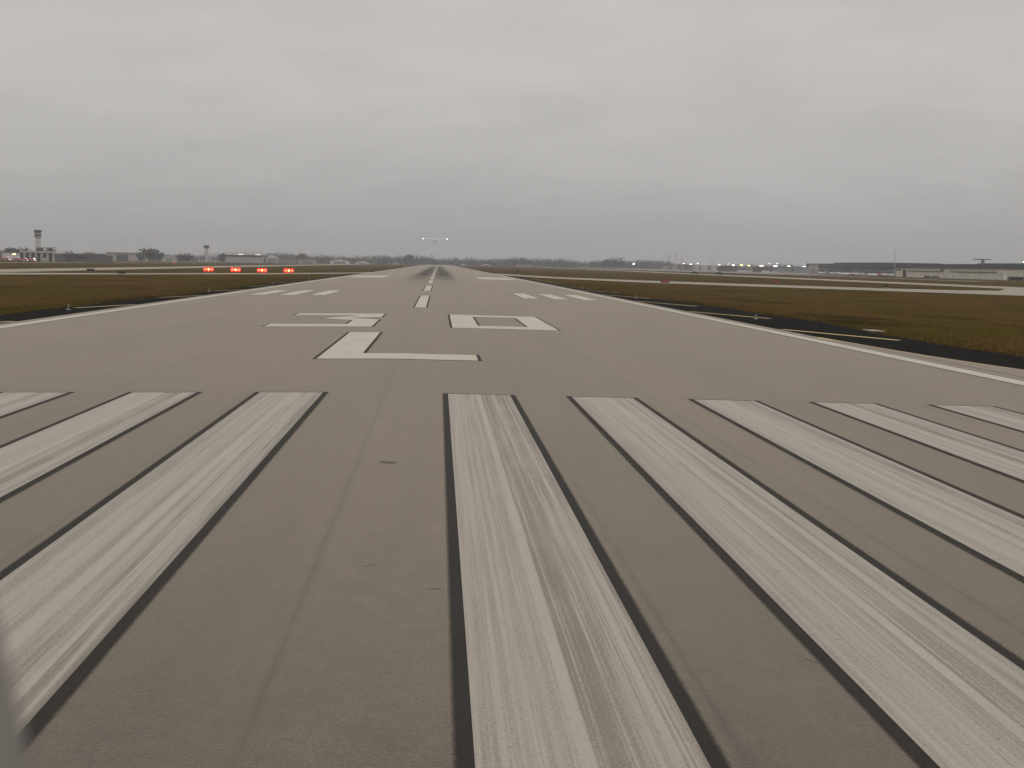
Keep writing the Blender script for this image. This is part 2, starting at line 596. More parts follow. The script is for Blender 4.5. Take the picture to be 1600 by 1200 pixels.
def edge_at(side, y):
    """distance of the ragged grass edge from the centre line"""
    if side > 0:
        e = np.interp(y, [-300, 20, 40, 66, 95, 155, 300], [30.6, 30.8, 31.3, 33.2, 32.2, 28.4, 27.6])
        p = (1.0, 2.2, 0.4)
    else:
        e = np.interp(y, [-300, 45, 75, 110, 170, 300], [30.4, 30.2, 28.9, 28.2, 27.6, 27.2])
        p = (4.1, 0.3, 2.9)
    return e + 0.35 * np.sin(y / 17 + p[0]) + 0.28 * np.sin(y / 5.3 + p[1]) + 0.18 * np.sin(y / 2.1 + p[2])


def shoulder(side):
    rr = random.Random(3 if side > 0 else 5)
    mb = MB()
    ys = [RW0 + 1.5 * i for i in range(int(600 / 1.5))] + list(np.linspace(RW0 + 600, RW1, 120))
    vs_, fs = [], []
    for y in ys:
        w_ = float(edge_at(side, y)) + rr.uniform(-.18, .18)
        mid_ = min(30, w_ - .2)
        vs_ += [(side * a, y, gz(a) - 0.006) for a in (23.7, mid_, w_)]
    for j in range(len(ys) - 1):
        a = 3 * j
        fs += [(a, a + 1, a + 4, a + 3), (a + 1, a + 2, a + 5, a + 4)]
    mb.add(vs_, fs)
    o = mb.build('shoulder', M_ASPH, fix=True)
    return tag(o, 'dark asphalt shoulder strip along the %s edge of the runway' % ('right' if side > 0 else 'left'), None, None, 'structure')


SH_R = shoulder(1)
SH_L = shoulder(-1)

# concrete fillet of a turn-off on the near right, and its thin yellow edge line
mb, ml = MB(), MB()
pts = [(23.72, 36.5), (23.86, 34), (24.15, 28.5), (24.7, 23), (25.5, 18.5), (26.6, 14), (28.2, 9), (30.6, 3), (34.5, -4), (41, -12), (54, -21), (70, -28)]
zf = lambda x: gz(x) + 0.006
vs_, fs = [], []
for x, y in pts:
    vs_ += [(23.72, y, zf(23.72)), (min(x, 30), y, zf(min(x, 30))), (x, y, zf(x))]
for j in range(len(pts) - 1):
    a = 3 * j
    fs += [(a, a + 1, a + 4, a + 3), (a + 1, a + 2, a + 5, a + 4)]
mb.add(vs_, fs)
fil = mb.build('turn_off', M_PAVE)
tag(fil, 'narrow concrete turn-off widening beside the right edge line', None, None, 'structure')
vs_, fs = [], []
for x, y in pts:
    vs_ += [(x - 0.30, y, zf(x) + 0.004), (x + 0.04, y, zf(x) + 0.004)]
for j in range(len(pts) - 1):
    a = 2 * j
    fs.append((a, a + 1, a + 3, a + 2))
ml.add(vs_, fs)
ml.build('edge_line', M_YELLOW, fil)


# crossing and parallel taxiways
def band(name, label, far, near, mat, top):
    """paved strip between two edges given point by point"""
    vs_, fs = [], []
    for i, (p_, q_) in enumerate(zip(far, near)):
        vs_ += [(p_[0], p_[1], gz(p_[0]) + top), (q_[0], q_[1], gz(q_[0]) + top)]
        if i:
            fs.append((2 * i - 2, 2 * i - 1, 2 * i + 1, 2 * i))
    o = MB().add(vs_, fs).build(name, mat)
    return tag(o, label, None, None, 'structure')


def slab(name, label, poly, mat, top=0.03, sub=6):
    """paved area laid over the graded field, following its fall"""
    bm = bmesh.new()
    v = [bm.verts.new((x, y, 0)) for x, y in poly]
    bm.faces.new(v)
    bmesh.ops.triangulate(bm, faces=bm.faces[:])
    for _ in range(sub):
        long_e = [e for e in bm.edges if e.calc_length() > 12 and min(abs(q.co.x) for q in e.verts) < 55]
        if not long_e:
            break
        bmesh.ops.subdivide_edges(bm, edges=long_e, cuts=1)
        bmesh.ops.triangulate(bm, faces=bm.faces[:])
    for q in bm.verts:
        q.co.z = gz(q.co.x) + top
    bmesh.ops.recalc_face_normals(bm, faces=bm.faces)
    me = bpy.data.meshes.new(name)
    bm.to_mesh(me)
    bm.free()
    me.materials.append(mat)
    return tag(link(name, me), label, None, None, 'structure')


slab('taxiway', 'pale taxiway running parallel to the runway on its left side', [(-136, 120), (-111, 120), (-111, 2500), (-136, 2500)], M_CONC, 0.03)
band('taxiway', 'pale angled taxiway meeting the left runway edge beyond the four red lamps',
     [(-23.75, 440), (-34, 428), (-55, 383), (-81.5, 327), (-98, 301), (-111, 283)],
     [(-23.75, 402), (-30, 392), (-48.4, 352), (-75.3, 301), (-95, 262), (-111, 226)], M_CONC, 0.036)
slab('taxiway', 'pale taxiway running parallel to the runway on its right side', [(160, 120), (184, 120), (184, 2500), (160, 2500)], M_CONC, 0.03)
band('taxiway', 'pale angled taxiway leaving the right runway edge towards the terminal',
     [(23.75, 474), (35, 462), (45, 410), (65, 360), (92, 308), (115, 272), (128, 262), (140, 266), (159.9, 306)],
     [(23.75, 400), (34, 372), (42, 350), (57.3, 309), (81.8, 264), (101.5, 231), (122, 196), (140, 172), (159.9, 150)], M_CONC, 0.036)
slab('service_road', 'thin pale service road in front of the right hand terminal', [(262, 560), (272, 560), (284, 1500), (270, 1500)], M_CONC, 0.03)
slab('service_road', 'thin pale road in front of the white fire station', [(-262, 640), (-250, 640), (-250, 1500), (-262, 1500)], M_CONC, 0.03)
slab('apron', 'grey concrete aircraft apron beyond the parallel taxiway on the right', [(290, 950), (372, 950), (372, 1160), (700, 1160), (700, 2300), (230, 2300), (230, 1250)], M_APRON, 0.025)

# ------------------------------------------------------------------ runway markings


def ring_mesh(name, poly, wid, zf, mat, parent, loc=(0, 0, 0)):
    """black outline hugging a closed counter-clockwise polygon, fading at its outer rim"""
    full = []
    for i, (xa_, ya_) in enumerate(poly):
        xb_, yb_ = poly[(i + 1) % len(poly)]
        full.append((xa_, ya_))
        if (xa_ + loc[0]) * (xb_ + loc[0]) < -1e-6:
            t_ = (xa_ + loc[0]) / (xa_ - xb_)
            full.append((xa_ + (xb_ - xa_) * t_, ya_ + (yb_ - ya_) * t_))
    poly = full
    n = len(poly)
    P = [Vector(q) for q in poly]
    out = []
    for i in range(n):
        a, b, c_ = P[i - 1], P[i], P[(i + 1) % n]
        d1, d2 = (b - a).normalized(), (c_ - b).normalized()
        n1, n2 = Vector((d1.y, -d1.x)), Vector((d2.y, -d2.x))
        h = (n1 + n2)
        h = h / max(0.4, h.length_squared / 2)
        out.append(b + h * wid)
    vs_ = [(q.x, q.y, zf(q.x + loc[0])) for q in P] + [(q.x, q.y, zf(q.x + loc[0])) for q in out]
    fs = [(i, (i + 1) % n, n + (i + 1) % n, n + i) for i in range(n)]
    me = bpy.data.meshes.new(name)
    me.from_pydata(vs_, [], fs)
    at = me.attributes.new('fade', 'FLOAT', 'POINT')
    at.data.foreach_set('value', [1.0] * n + [0.0] * n)
    bm = bmesh.new()
    bm.from_mesh(me)
    bmesh.ops.recalc_face_normals(bm, faces=bm.faces)
    if sum(f.normal.z for f in bm.faces) < 0:
        bmesh.ops.reverse_faces(bm, faces=bm.faces)
    bm.to_mesh(me)
    bm.free()
    me.materials.append(mat)
    return link(name, me, parent)


def marking(name, polys, loc, mat, border=0.16, label=None, holes=()):
    """flat painted shape: convex pieces in plan around loc; first outline gets the border"""
    zf = lambda x: gz(x) + 0.008
    mb = MB()
    for pg in split_crown(polys, loc[0]):
        mb.add([(x, y, zf(x + loc[0])) for x, y in pg], [tuple(range(len(pg)))])
    o = mb.build(name, mat, runway, (loc[0], loc[1], 0), fix=False)
    if label:
        o['label'] = label
    if border:
        zb = lambda x: gz(x) + 0.004
        for pg in (holes or (polys[0],)):
            ring_mesh('black_border', pg, border, zb, M_BORDER, o, loc)
    return o


def split_crown(polys, x0):
    """cut convex pieces at the crown so that they lie on both slopes"""
    out = []
    for pg in polys:
        if min(x for x, _ in pg) + x0 < -1e-4 and max(x for x, _ in pg) + x0 > 1e-4:
            for s_ in (-1, 1):
                q, n = [], len(pg)
                for i in range(n):
                    (xa_, ya_), (xb_, yb_) = pg[i], pg[(i + 1) % n]
                    da, db = s_ * (xa_ + x0), s_ * (xb_ + x0)
                    if da >= 0:
                        q.append((xa_, ya_))
                    if da * db < 0:
                        t_ = da / (da - db)
                        q.append((xa_ + (xb_ - xa_) * t_, ya_ + (yb_ - ya_) * t_))
                out.append(q)
        else:
            out.append(pg)
    return out


def rect(w_, h_):
    return [(-w_ / 2, -h_ / 2), (w_ / 2, -h_ / 2), (w_ / 2, h_ / 2), (-w_ / 2, h_ / 2)]


SW = 5.75 * FT
SL = 150 * FT
for k in range(6):
    for s_ in (-1, 1):
        marking('threshold_stripe', [rect(SW, SL)], (s_ * (SW * 1.5 + 2 * SW * k), -SL / 2, 0), M_STRIPE, 0.18)

# letter L, numerals 3 and 0 (60 ft tall, 20 ft wide)
LW, LH = 6.13, 18.1
L_out = [(0, 0), (LW, 0), (LW, 2.95), (1.57, 2.95), (1.57, LH), (0, LH)]
marking('runway_letter', [[(0, 0), (LW, 0), (LW, 2.95), (1.57, 2.95), (0, 2.95)], [(0, 2.95), (1.57, 2.95), (1.57, LH), (0, LH)]],
        (-3.13, 12.33, 0), M_PAINT, 0.17, 'white block letter L painted below the numerals', [L_out])
H = 18.25
n3 = [[(0, 0), (6.1, 0), (6.1, 3.0), (0, 3.0)], [(4.5, 3.0), (6.1, 3.0), (6.1, 9.0), (4.5, 8.2)],
      [(2.3, 10.4), (4.5, 8.2), (6.1, 9.0), (4.05, 11.3), (2.9, 12.0)], [(2.9, 12.0), (4.05, 11.3), (6.1, 12.6), (6.1, 15.3), (4.55, 14.7)],
      [(0, 15.3), (3.75, 15.3), (4.55, 14.7), (6.1, 15.3), (6.1, H), (0, H)]]
n3_out = [(0, 0), (6.1, 0), (6.1, 9.0), (4.05, 11.3), (6.1, 12.6), (6.1, H), (0, H), (0, 15.3), (3.75, 15.3), (4.55, 14.7), (2.9, 12.0), (2.3, 10.4), (4.5, 8.2), (4.5, 3.0), (0, 3.0)]
marking('runway_numeral', n3, (-8.42, 36.15, 0), M_PAINT, 0.15, 'white block numeral 3 painted left of the centre line', [n3_out])
n0_in = [(1.57, 3.05), (1.57, H - 2.95), (4.55, H - 2.95), (4.55, 3.05)]
n0 = [[(0, 0), (6.13, 0), (4.55, 3.05), (1.57, 3.05)], [(6.13, 0), (6.13, H), (4.55, H - 2.95), (4.55, 3.05)],
      [(6.13, H), (0, H), (1.57, H - 2.95), (4.55, H - 2.95)], [(0, H), (0, 0), (1.57, 3.05), (1.57, H - 2.95)]]
marking('runway_numeral', n0, (2.28, 36.3, 0), M_PAINT, 0.15, 'white block numeral 0 painted right of the centre line',
        [[(0, 0), (6.13, 0), (6.13, H), (0, H)], n0_in])
# centre line dashes
k = 0
y = 67.2
while y < RW1 - 120:
    marking('centre_line_dash', [rect(0.92, 120 * FT)], (0, y + 60 * FT, 0), M_PAINT, 0.16 if k < 8 else 0)
    y += 200 * FT
    k += 1
# edge lines
for s_ in (-1, 1):
    marking('edge_line', [[(-0.46, RW0 + 205), (0.46, RW0 + 205), (0.46, RW1 - 30), (-0.46, RW1 - 30)]], (s_ * 22.4, 0, 0), M_PAINT, 0.10)
# touchdown zone bars, aiming point blocks
for s_ in (-1, 1):
    for a in (10.97, 14.33, 17.68):
        marking('touchdown_bar', [rect(1.83, 75 * FT)], (s_ * (a + .91), 104.5 + 11.4, 0), M_PAINT, 0.14)
    marking('aiming_marker', [rect(9.1, 45.7)], (s_ * 16.2, 270 + 22.8, 0), M_PAINT, 0.14)
    for q, n in ((411, 2), (563, 2), (716, 1), (868, 1)):
        for j in range(n):
            marking('touchdown_bar', [rect(1.83, 75 * FT)], (s_ * (11.9 + 3.36 * j), q + 11.4, 0), M_PAINT, 0)
# far threshold
for k in range(6):
    for s_ in (-1, 1):
        marking('threshold_stripe', [rect(SW, SL)], (s_ * (SW * 1.5 + 2 * SW * k), RW1 - 60, 0), M_PAINT, 0)


# yellow diagonal stripes on the shoulders
def shoulder_stripe(side, x0, y0, x1, y1, par, wd=0.95):
    d = Vector((x1 - x0, y1 - y0)).normalized()
    nn = Vector((-d.y, d.x)) * wd
    P = [(x0, y0), (x1, y1), (x1 + nn.x, y1 + nn.y), (x0 + nn.x, y0 + nn.y)]
    mb = MB()
    mb.add([(side * x, y, gz(x) + 0.0) for x, y in P], [(0, 1, 2, 3)])
    return mb.build('shoulder_stripe', M_YELLOW, par)


for k in range(10):
    shoulder_stripe(1, 23.75, 45.6 + 30.2 * k, 29.5, 39.8 + 30.2 * k, SH_R)
    shoulder_stripe(-1, 23.75, 41.5 + 30.2 * k, 27.7, 37.6 + 30.2 * k, SH_L)

# small open cracks and scars in the near pavement


def crack(x0, y0, x1, y1, wd, seed):
    rr = random.Random(seed)
    n = 7
    mb = MB()
    vs_, fs = [], []
    for i in range(n + 1):
        t = i / n
        x, y = x0 + (x1 - x0) * t, y0 + (y1 - y0) * t + rr.uniform(-.5, .5) * wd
        ww = wd * math.sin(math.pi * min(max(t, .04), .96)) * rr.uniform(.6, 1.1)
        vs_ += [(x, y - ww / 2, gz(x) + .0045), (x, y + ww / 2, gz(x) + .0045)]
    for i in range(n):
        fs.append((2 * i, 2 * i + 2, 2 * i + 3, 2 * i + 1))
    mb.add(vs_, fs)
    mb.build('crack', M_CRACK, runway, fix=False)


for i, q in enumerate([(.41, -12.35, .72, -12.45, .05), (.58, -20.2, .78, -20.02, .025), (1.36, -21.2, 1.52, -21.2, .025),
                       (4.95, -23.5, 5.12, -23.8, .02), (-6.5, -6.4, -6.2, -6.5, .04)]):
    crack(*q, seed=i)

# a curled strip of stripped joint sealant lying on the pavement
mb = MB()
mb.tube([(.40, -12.28, gz(.4) + .012), (.48, -12.30, gz(.4) + .03), (.57, -12.31, gz(.4) + .02), (.66, -12.30, gz(.4) + .025), (.73, -12.26, gz(.4) + .012)], [.008, .016, .018, .016, .007], 6)
tag(mb.build('sealant_strip', simple('pale_sealant', (0.33, 0.30, 0.24), .7)), 'short curled pale strip lying on bare pavement left of the nearest right stripe', 'debris')

# ------------------------------------------------------------------ grass blades beside the shoulders


def tufts(name, label, x0, x1, y0, y1, n, seed):
    rg = np.random.default_rng(seed)
    sgn = 1 if x1 > 0 else -1
    t = rg.random(n)
    yy = y0 + (y1 - y0) * rg.random(n) ** 1.3
    e_ = edge_at(sgn, yy) - 0.25
    xx = sgn * (e_ + (abs(x1) - e_) * t ** 2.6)
    V = np.zeros((n, 9, 3), np.float32)
    ax = np.abs(xx)
    zb = np.where(ax <= 30, -0.2844 - 0.05 * (ax - 23.7), np.where(ax <= 50, -0.5994 - 0.01 * (ax - 30), -.8)) - .04
    for b in range(3):
        a = rg.random(n) * 6.283
        wd = 0.04 + 0.08 * rg.random(n)
        h = (0.02 + 0.07 * rg.random(n) ** 2) * (1 - 0.6 * t)
        la = rg.random(n) * 6.283
        ln = h * 0.5
        V[:, 3 * b, 0] = xx - np.cos(a) * wd
        V[:, 3 * b, 1] = yy - np.sin(a) * wd
        V[:, 3 * b, 2] = zb
        V[:, 3 * b + 1, 0] = xx + np.cos(a) * wd
        V[:, 3 * b + 1, 1] = yy + np.sin(a) * wd
        V[:, 3 * b + 1, 2] = zb
        V[:, 3 * b + 2, 0] = xx + np.cos(la) * ln
        V[:, 3 * b + 2, 1] = yy + np.sin(la) * ln
        V[:, 3 * b + 2, 2] = zb + h
    me = bpy.data.meshes.new(name)
    me.vertices.add(n * 9)
    me.vertices.foreach_set('co', V.ravel())
    me.loops.add(n * 9)
    me.loops.foreach_set('vertex_index', np.arange(n * 9, dtype=np.int32))
    me.polygons.add(n * 3)
    me.polygons.foreach_set('loop_start', np.arange(0, n * 9, 3, dtype=np.int32))
    me.update()
    me.validate()
    me.materials.append(M_TUFT)
    return tag(link(name, me), label, None, None, 'stuff')


tufts('grass', 'short dry grass growing along the right shoulder', 28.3, 62, 8, 260, 42000, 1)
tufts('grass', 'short dry grass growing along the left shoulder', -26.8, -60, 25, 260, 34000, 2)

# pale concrete pads at the grass edge
for (x, y, a, b, lab) in ((32.6, 52.5, 1.0, 2.2, 'pale concrete pad in the grass edge beside the second yellow shoulder stripe'),
                          (31.2, 22.6, 1.1, 1.2, 'pale concrete pad at the grass edge nearest the right frame side')):
    mb = MB()
    mb.box(-a / 2, a / 2, -b / 2, b / 2, -.25, .03)
    tag(mb.build('concrete_pad', M_PAD, None, (x, y, gz(x))), lab, 'concrete pad')

# ------------------------------------------------------------------ runway edge lights
M_LENS = simple('frosted_lamp_lens', (0.20, 0.20, 0.19), 0.2, 0.05, 3)


def edge_light(x, y, label):
    t = thing('edge_light', label, 'runway light', (x, y, gz(x)), 0, 'runway edge lights along the shoulders')
    MB().tube([(0, 0, -.05), (0, 0, .05)], [.20, .18], 12).build('base_plate', M_GREY, t)
    MB().tube([(0, 0, .05), (0, 0, .22), (0, 0, .24), (0, 0, .30)], [.03, .03, .07, .08], 10).build('stem', M_GREY, t)
    lens = MB()
    lens.tube([(0, 0, .30), (0, 0, .36)], [.075, .065], 10).dome((0, 0, .36), .065, .05)
    lens.build('lens', M_LENS, t)
    return t


EL = edge_light(27.5, 66.0, 'runway edge light on the right shoulder behind the second yellow stripe')
copy_tree(EL, (-27.0, 63.0, gz(27)), 0, 'runway edge light on the left shoulder beside the second yellow stripe')
ORD = ('second', 'third', 'fourth', 'fifth', 'sixth', 'seventh', 'eighth', 'ninth', 'tenth')
for s_ in (-1, 1):
    yy = [(66.0 if s_ > 0 else 63.0) + 61 * k for k in range(1, 11) if k not in (5, 6)]
    for y_, o_ in zip(yy, ORD):
        copy_tree(EL, (s_ * 27.3, y_, gz(27.3)), 0, 'small runway edge light on the %s shoulder, %s from the camera' % ('right' if s_ > 0 else 'left', o_))

# ------------------------------------------------------------------ approach slope lamps (four red)


def papi(x, y, label):
    t = thing('approach_lamp', label, 'runway lamp', (x, y, gz(x)), 0, 'red approach slope lamps left of the runway')
    MB().box(-1.3, 1.3, -.95, 1.1, -.1, .06).build('plinth', M_PAD, t)
    for lx_ in (-.9, .9):
        for ly in (-.1, .8):
            MB().tube([(lx_, ly, .06), (lx_, ly, .34)], .035, 6).build('leg', M_GREY, t)
    hs = MB()
    hs.prism([(-.25, .34), (.95, .34), (.95, 1.10), (.1, 1.36), (-.25, 1.32)], -1.2, 1.2, 'x')
    hs.build('housing', M_ORANGE, t)
    for lx_ in (-.76, 0, .76):
        l_ = MB()
        l_.tube([(lx_, -.252, .84), (lx_, -.31, .84)], [.23, .19] if lx_ == 0 else [.30, .25], 12)
        lo_ = l_.build('lens', M_LAMPRED if lx_ == 0 else M_LAMPHALO, t)
        cn = MB()
        sg = 16
        cn.add([(lx_ + r_ * math.cos(6.283 * k_ / sg), y_, .84 + r_ * math.sin(6.283 * k_ / sg)) for r_, y_ in ((.31, -.255), (.375, -.70)) for k_ in range(sg)],
               [(k_, (k_ + 1) % sg, sg + (k_ + 1) % sg, sg + k_) for k_ in range(sg)])
        cn.build('halo_shroud', M_ORANGE, lo_)  # flared ring added to catch red lens light as a halo
    hood = MB()
    hood.box(-1.2, 1.2, -.85, -.25, 1.325, 1.355)
    hood.build('hood', M_ORANGE, t)
    glow_tray = MB()
    glow_tray.box(-1.2, 1.2, -.95, -.25, .30, .335)
    glow_tray.build('glow_tray', M_ORANGE, t)  # front plate added to spread a red glow below the lenses
    return t


PP = papi(-46.4, 370, 'red glowing approach lamp nearest the runway, rightmost of the four')
PP.scale = (1.3, 1.3, 1.3)  # enlarged beyond true size so the red glow shows
for x, lab in ((-54.9, 'red glowing approach lamp, second of four counted from the runway'),
               (-63.3, 'red glowing approach lamp, third of four counted from the runway'),
               (-71.8, 'red glowing approach lamp farthest from the runway, leftmost of the four')):
    copy_tree(PP, (x, 370, gz(x)), 0, lab)

x_, y_ = spot(272, 640)
t = thing('obstruction_lamp', 'small dim red lamp on a short post left of the four red lamps', 'obstruction light', (x_, y_, gz(x_)))
MB().tube([(0, 0, -.1), (0, 0, 1.9)], .08, 8).build('post', M_GREY, t)
MB().tube([(0, 0, 1.9), (0, 0, 2.0)], .35, 10).build('collar', M_DARK, t)
MB().tube([(0, 0, 2.0), (0, 0, 2.4)], [.30, .24], 10).dome((0, 0, 2.4), .24, .16).build('lens', glow('dim_red_beacon_lens', (1.0, 0.12, 0.09), 1.6), t)

# ------------------------------------------------------------------ taxiway signs


def sign(u, d, wd, h, face, label, rz=0.0, lift=0.22):
    x, y = spot(u, d)
    t = thing('taxiway_sign', label, 'airfield sign', (x, y, gz(x) - .03), rz)
    MB().box(-wd / 2 - .1, wd / 2 + .1, -.25, .25, -.05, .07).build('plinth', M_PAD, t)
    for s_ in (-1, 1):
        MB().tube([(s_ * wd * .32, 0, .07), (s_ * wd * .32, 0, lift + .02)], .04, 6).build('leg', M_GREY, t)
    MB().box(-wd / 2, wd / 2, -.13, .13, lift, lift + h).build('cabinet', M_SIGNBACK, t)
    MB().box(-wd / 2 + .06, wd / 2 - .06, -.145, -.132, lift + .06, lift + h - .06).build('face', face, t)
    return t


sign(1040, 336, 2.5, .95, M_SIGNRED, 'faded red sign standing at the near edge of the right angled taxiway', .35)
sign(1213, 402, 2.4, .85, M_SIGNRED, 'small faded red sign in the grass beyond the right angled taxiway', .2)
sign(190, 338, 2.1, .65, M_SIGNBACK, 'dark sign seen from behind at the near edge of the left taxiway', -.3)
sign(141, 384, 2.4, .75, M_SIGNBACK, 'dark low sign on the grass wedge between the left taxiways', -.3)
sign(523, 520, 1.6, .7, M_SIGNBACK, 'small dark sign in the grass close to the left runway edge', 0)
sign(809, 640, 2.2, .9, M_SIGNBACK, 'small dark sign in the grass close to the right runway edge', 0)
sign(1385, 352, 1.7, .5, M_SIGNBACK, 'small dark sign in the grass between the right hand taxiways', .2)
sign(1487, 372, 1.3, .28, M_SIGNBACK, 'small dark sign on the grass tip at the right taxiway junction', .2)

# ------------------------------------------------------------------ airborne aircraft


def airplane(label, loc, rz, pitch, span, length, high=True, lights=True, group=None, accent=None):
    """twin propeller aircraft, nose along local +Y"""
    t = thing('airplane', label, 'airplane', loc, 0, group)
    t.rotation_euler = (pitch, 0, rz)
    r_ = length * .062
    L2 = length / 2
    fus = MB()
    prof = [(-L2, .12), (-L2 * .8, .30), (-L2 * .4, .75), (0, 1), (L2 * .45, 1), (L2 * .72, .8), (L2 * .92, .45), (L2, .12)]
    fus.tube([(0, y_, (.35 * r_ if y_ < -L2 * .3 else 0) * (abs(y_) / L2)) for y_, _ in prof], [max(.05, q * r_) for _, q in prof], 14)
    fus.build('fuselage', M_WHITE, t, smooth=True)
    zw = r_ * .95 if high else -r_ * .6
    for s_ in (-1, 1):
        wg = MB()
        c0, c1 = length * .15, length * .085
        dih = span * .012
        pr = []
        for (xx, ch, zz_) in ((0, c0, zw), (s_ * span / 2, c1, zw + dih)):
            pr += [(xx, ch * .45, zz_), (xx, ch * .1, zz_ + ch * .09), (xx, -ch * .55, zz_), (xx, ch * .1, zz_ - ch * .05)]
        wg.add(pr, [(0, 4, 5, 1), (1, 5, 6, 2), (2, 6, 7, 3), (3, 7, 4, 0), (4, 7, 6, 5), (0, 1, 2, 3)])
        wo = wg.build('wing', M_WHITE, t)
        nc = MB()
        nx, ny = s_ * span * .17, length * .06
        nc.tube([(nx, -ny * 1.4, zw - .1), (nx, ny * .4, zw - .15), (nx, ny * 1.8, zw - .15)], [r_ * .15, r_ * .38, r_ * .28], 10)
        no = nc.build('engine', M_WHITE, t, smooth=True)
        pb = MB()
        for q in range(3):
            an = q * 2.094 + .4
            pb.add([(nx + math.cos(an) * a_ + math.cos(an + 1.57) * b_, ny * 1.85 + c__, zw - .15 + math.sin(an) * a_ + math.sin(an + 1.57) * b_)
                    for c__ in (0, .05) for a_, b_ in ((.1, -.06), (length * .075, -.05), (length * .075, .05), (.1, .06))],
                   [(0, 1, 2, 3), (7, 6, 5, 4), (0, 4, 5, 1), (1, 5, 6, 2), (2, 6, 7, 3), (3, 7, 4, 0)])
        pb.build('propeller', M_DARK, no)
        tl = MB()
        tl.add([(0, -L2 * .78, r_ * .5), (0, -L2, r_ * .5), (s_ * span * .16, -L2 * .98, r_ * .5), (s_ * span * .16, -L2 * .86, r_ * .5)]
               + [(0, -L2 * .78, r_ * .62), (0, -L2, r_ * .62), (s_ * span * .16, -L2 * .98, r_ * .58), (s_ * span * .16, -L2 * .86, r_ * .58)],
               [(0, 1, 2, 3), (7, 6, 5, 4), (0, 4, 5, 1), (1, 5, 6, 2), (2, 6, 7, 3), (3, 7, 4, 0)])
        tl.build('tailplane', M_WHITE, t)
        gr = MB()
        gr.tube([(s_ * r_ * .9, 0, -r_ * .6), (s_ * r_ * 1.25, 0, -r_ * 1.5)], .07, 6)
        g_ = gr.build('landing_gear', M_GREY, t)
        wl = MB()
        wl.tube([(s_ * r_ * 1.25 - .1, 0, -r_ * 1.62), (s_ * r_ * 1.25 + .1, 0, -r_ * 1.62)], .28, 12)
        wl.build('wheel', M_RUBBER, g_)
        if lights:
            lt = MB()
            lt.tube([(s_ * span / 2 - s_ * .05, 0, zw + dih - .1), (s_ * span / 2 + s_ * .35, 0, zw + dih - .1)], [.26, .14], 10)
            lt.build('lamp', M_LAMPT, wo)
    fn = MB()
    fn.prism([(-L2 * .72, r_ * .3), (-L2 * .9, r_ * 2.3), (-L2 * 1.02, r_ * 2.3), (-L2, r_ * .2)], -.06, .06, 'x')
    fn.build('tail_fin', accent or M_WHITE, t)
    ng = MB()
    ng.tube([(0, L2 * .62, -r_ * .5), (0, L2 * .62, -r_ * 1.5)], .06, 6)
    g_ = ng.build('landing_gear', M_GREY, t)
    MB().tube([(-.09, L2 * .62, -r_ * 1.64), (.09, L2 * .62, -r_ * 1.64)], .25, 12).build('wheel', M_RUBBER, g_)
    for s_ in (-1, 1):
        wd = MB()
        wd.add([(s_ * r_ * .88, L2 * .58, r_ * .12), (s_ * r_ * .60, L2 * .74, r_ * .12), (s_ * r_ * .46, L2 * .72, r_ * .56), (s_ * r_ * .74, L2 * .58, r_ * .62)], [(0, 1, 2, 3)])
        wd.build('windscreen', M_GLASS, t)
    return t


k = ray(680, 375)
tt = 760 / k.y
PL = CAM + k * tt
airplane('white high-winged airplane in the air above the far runway, wingtip lights lit', PL, 0.05, 0.12, 14.2, 11.5)

# ------------------------------------------------------------------ vehicles


def truck(label, u, d, rz, mat, length=9.0, lamp=None, group=None, h=3.0):
    x, y = spot(u, d)
    t = thing('fire_truck', label, 'truck', (x, y, gz(x) + .03), rz, group)
    a = length / 2
    bd = MB()
    bd.prism([(-a, .7), (a * .45, .7), (a * .45, h), (-a, h * .95)], -1.25, 1.25, 'y')
    bd.build('body', mat, t)
    cb = MB()
    cb.prism([(a * .48, .6), (a, .6), (a * .98, h * .55), (a * .86, h * .93), (a * .48, h * .93)], -1.22, 1.22, 'y')
    co = cb.build('cab', mat, t)
    wn = MB()
    for s_ in (-1.235, 1.235):
        wn.box(a * .56, a * .84, s_ - .01, s_ + .01, h * .55, h * .85)
    wn.build('window', M_GLASS, co)
    for wx in (-a * .7, -a * .4, a * .7):
        for s_ in (-1, 1):
            MB().tube([(wx, s_ * .95, .55), (wx, s_ * 1.28, .55)], .55, 12).build('wheel', M_RUBBER, t)
    st_ = MB()
    for s_ in (-1.262, 1.262):
        st_.box(-a * .98, a * .44, s_ - .008, s_ + .008, 1.25, 1.5)
    st_.build('stripe', M_WHITE, t)
    if lamp:
        MB().box(a * .6, a * .8, -.8, .8, h * .93 + .01, h * .93 + .35).build('light_bar', lamp, t)
        for s_ in (-.8, .8):
            MB().tube([(a - .02, s_, .95), (a + .06, s_, .95)], .2, 8).build('headlight', M_LAMPW, t)
    return t


def van(label, u, d, rz, mat, length=5.2, h=2.1, group=None):
    x, y = spot(u, d)
    t = thing('van', label, 'vehicle', (x, y, gz(x) + .03), rz, group)
    a = length / 2
    bd = MB()
    bd.prism([(-a, .4), (a, .4), (a, .95), (a * .62, 1.15), (a * .34, h), (-a * .95, h), (-a, h * .8)], -.95, .95, 'y')
    bo = bd.build('body', mat, t)
    wn = MB()
    for s_ in (-.96, .96):
        wn.box(-a * .85, a * .30, s_ - .01, s_ + .01, h * .62, h * .9)
    wn.build('window', M_GLASS, bo)
    for wx in (-a * .62, a * .62):
        for s_ in (-1, 1):
            MB().tube([(wx, s_ * .72, .35), (wx, s_ * .98, .35)], .36, 12).build('wheel', M_RUBBER, t)
    return t


# ------------------------------------------------------------------ buildings
def wallmat(name, c, rough=.8):
    return simple(name, c, rough, .10, .15)


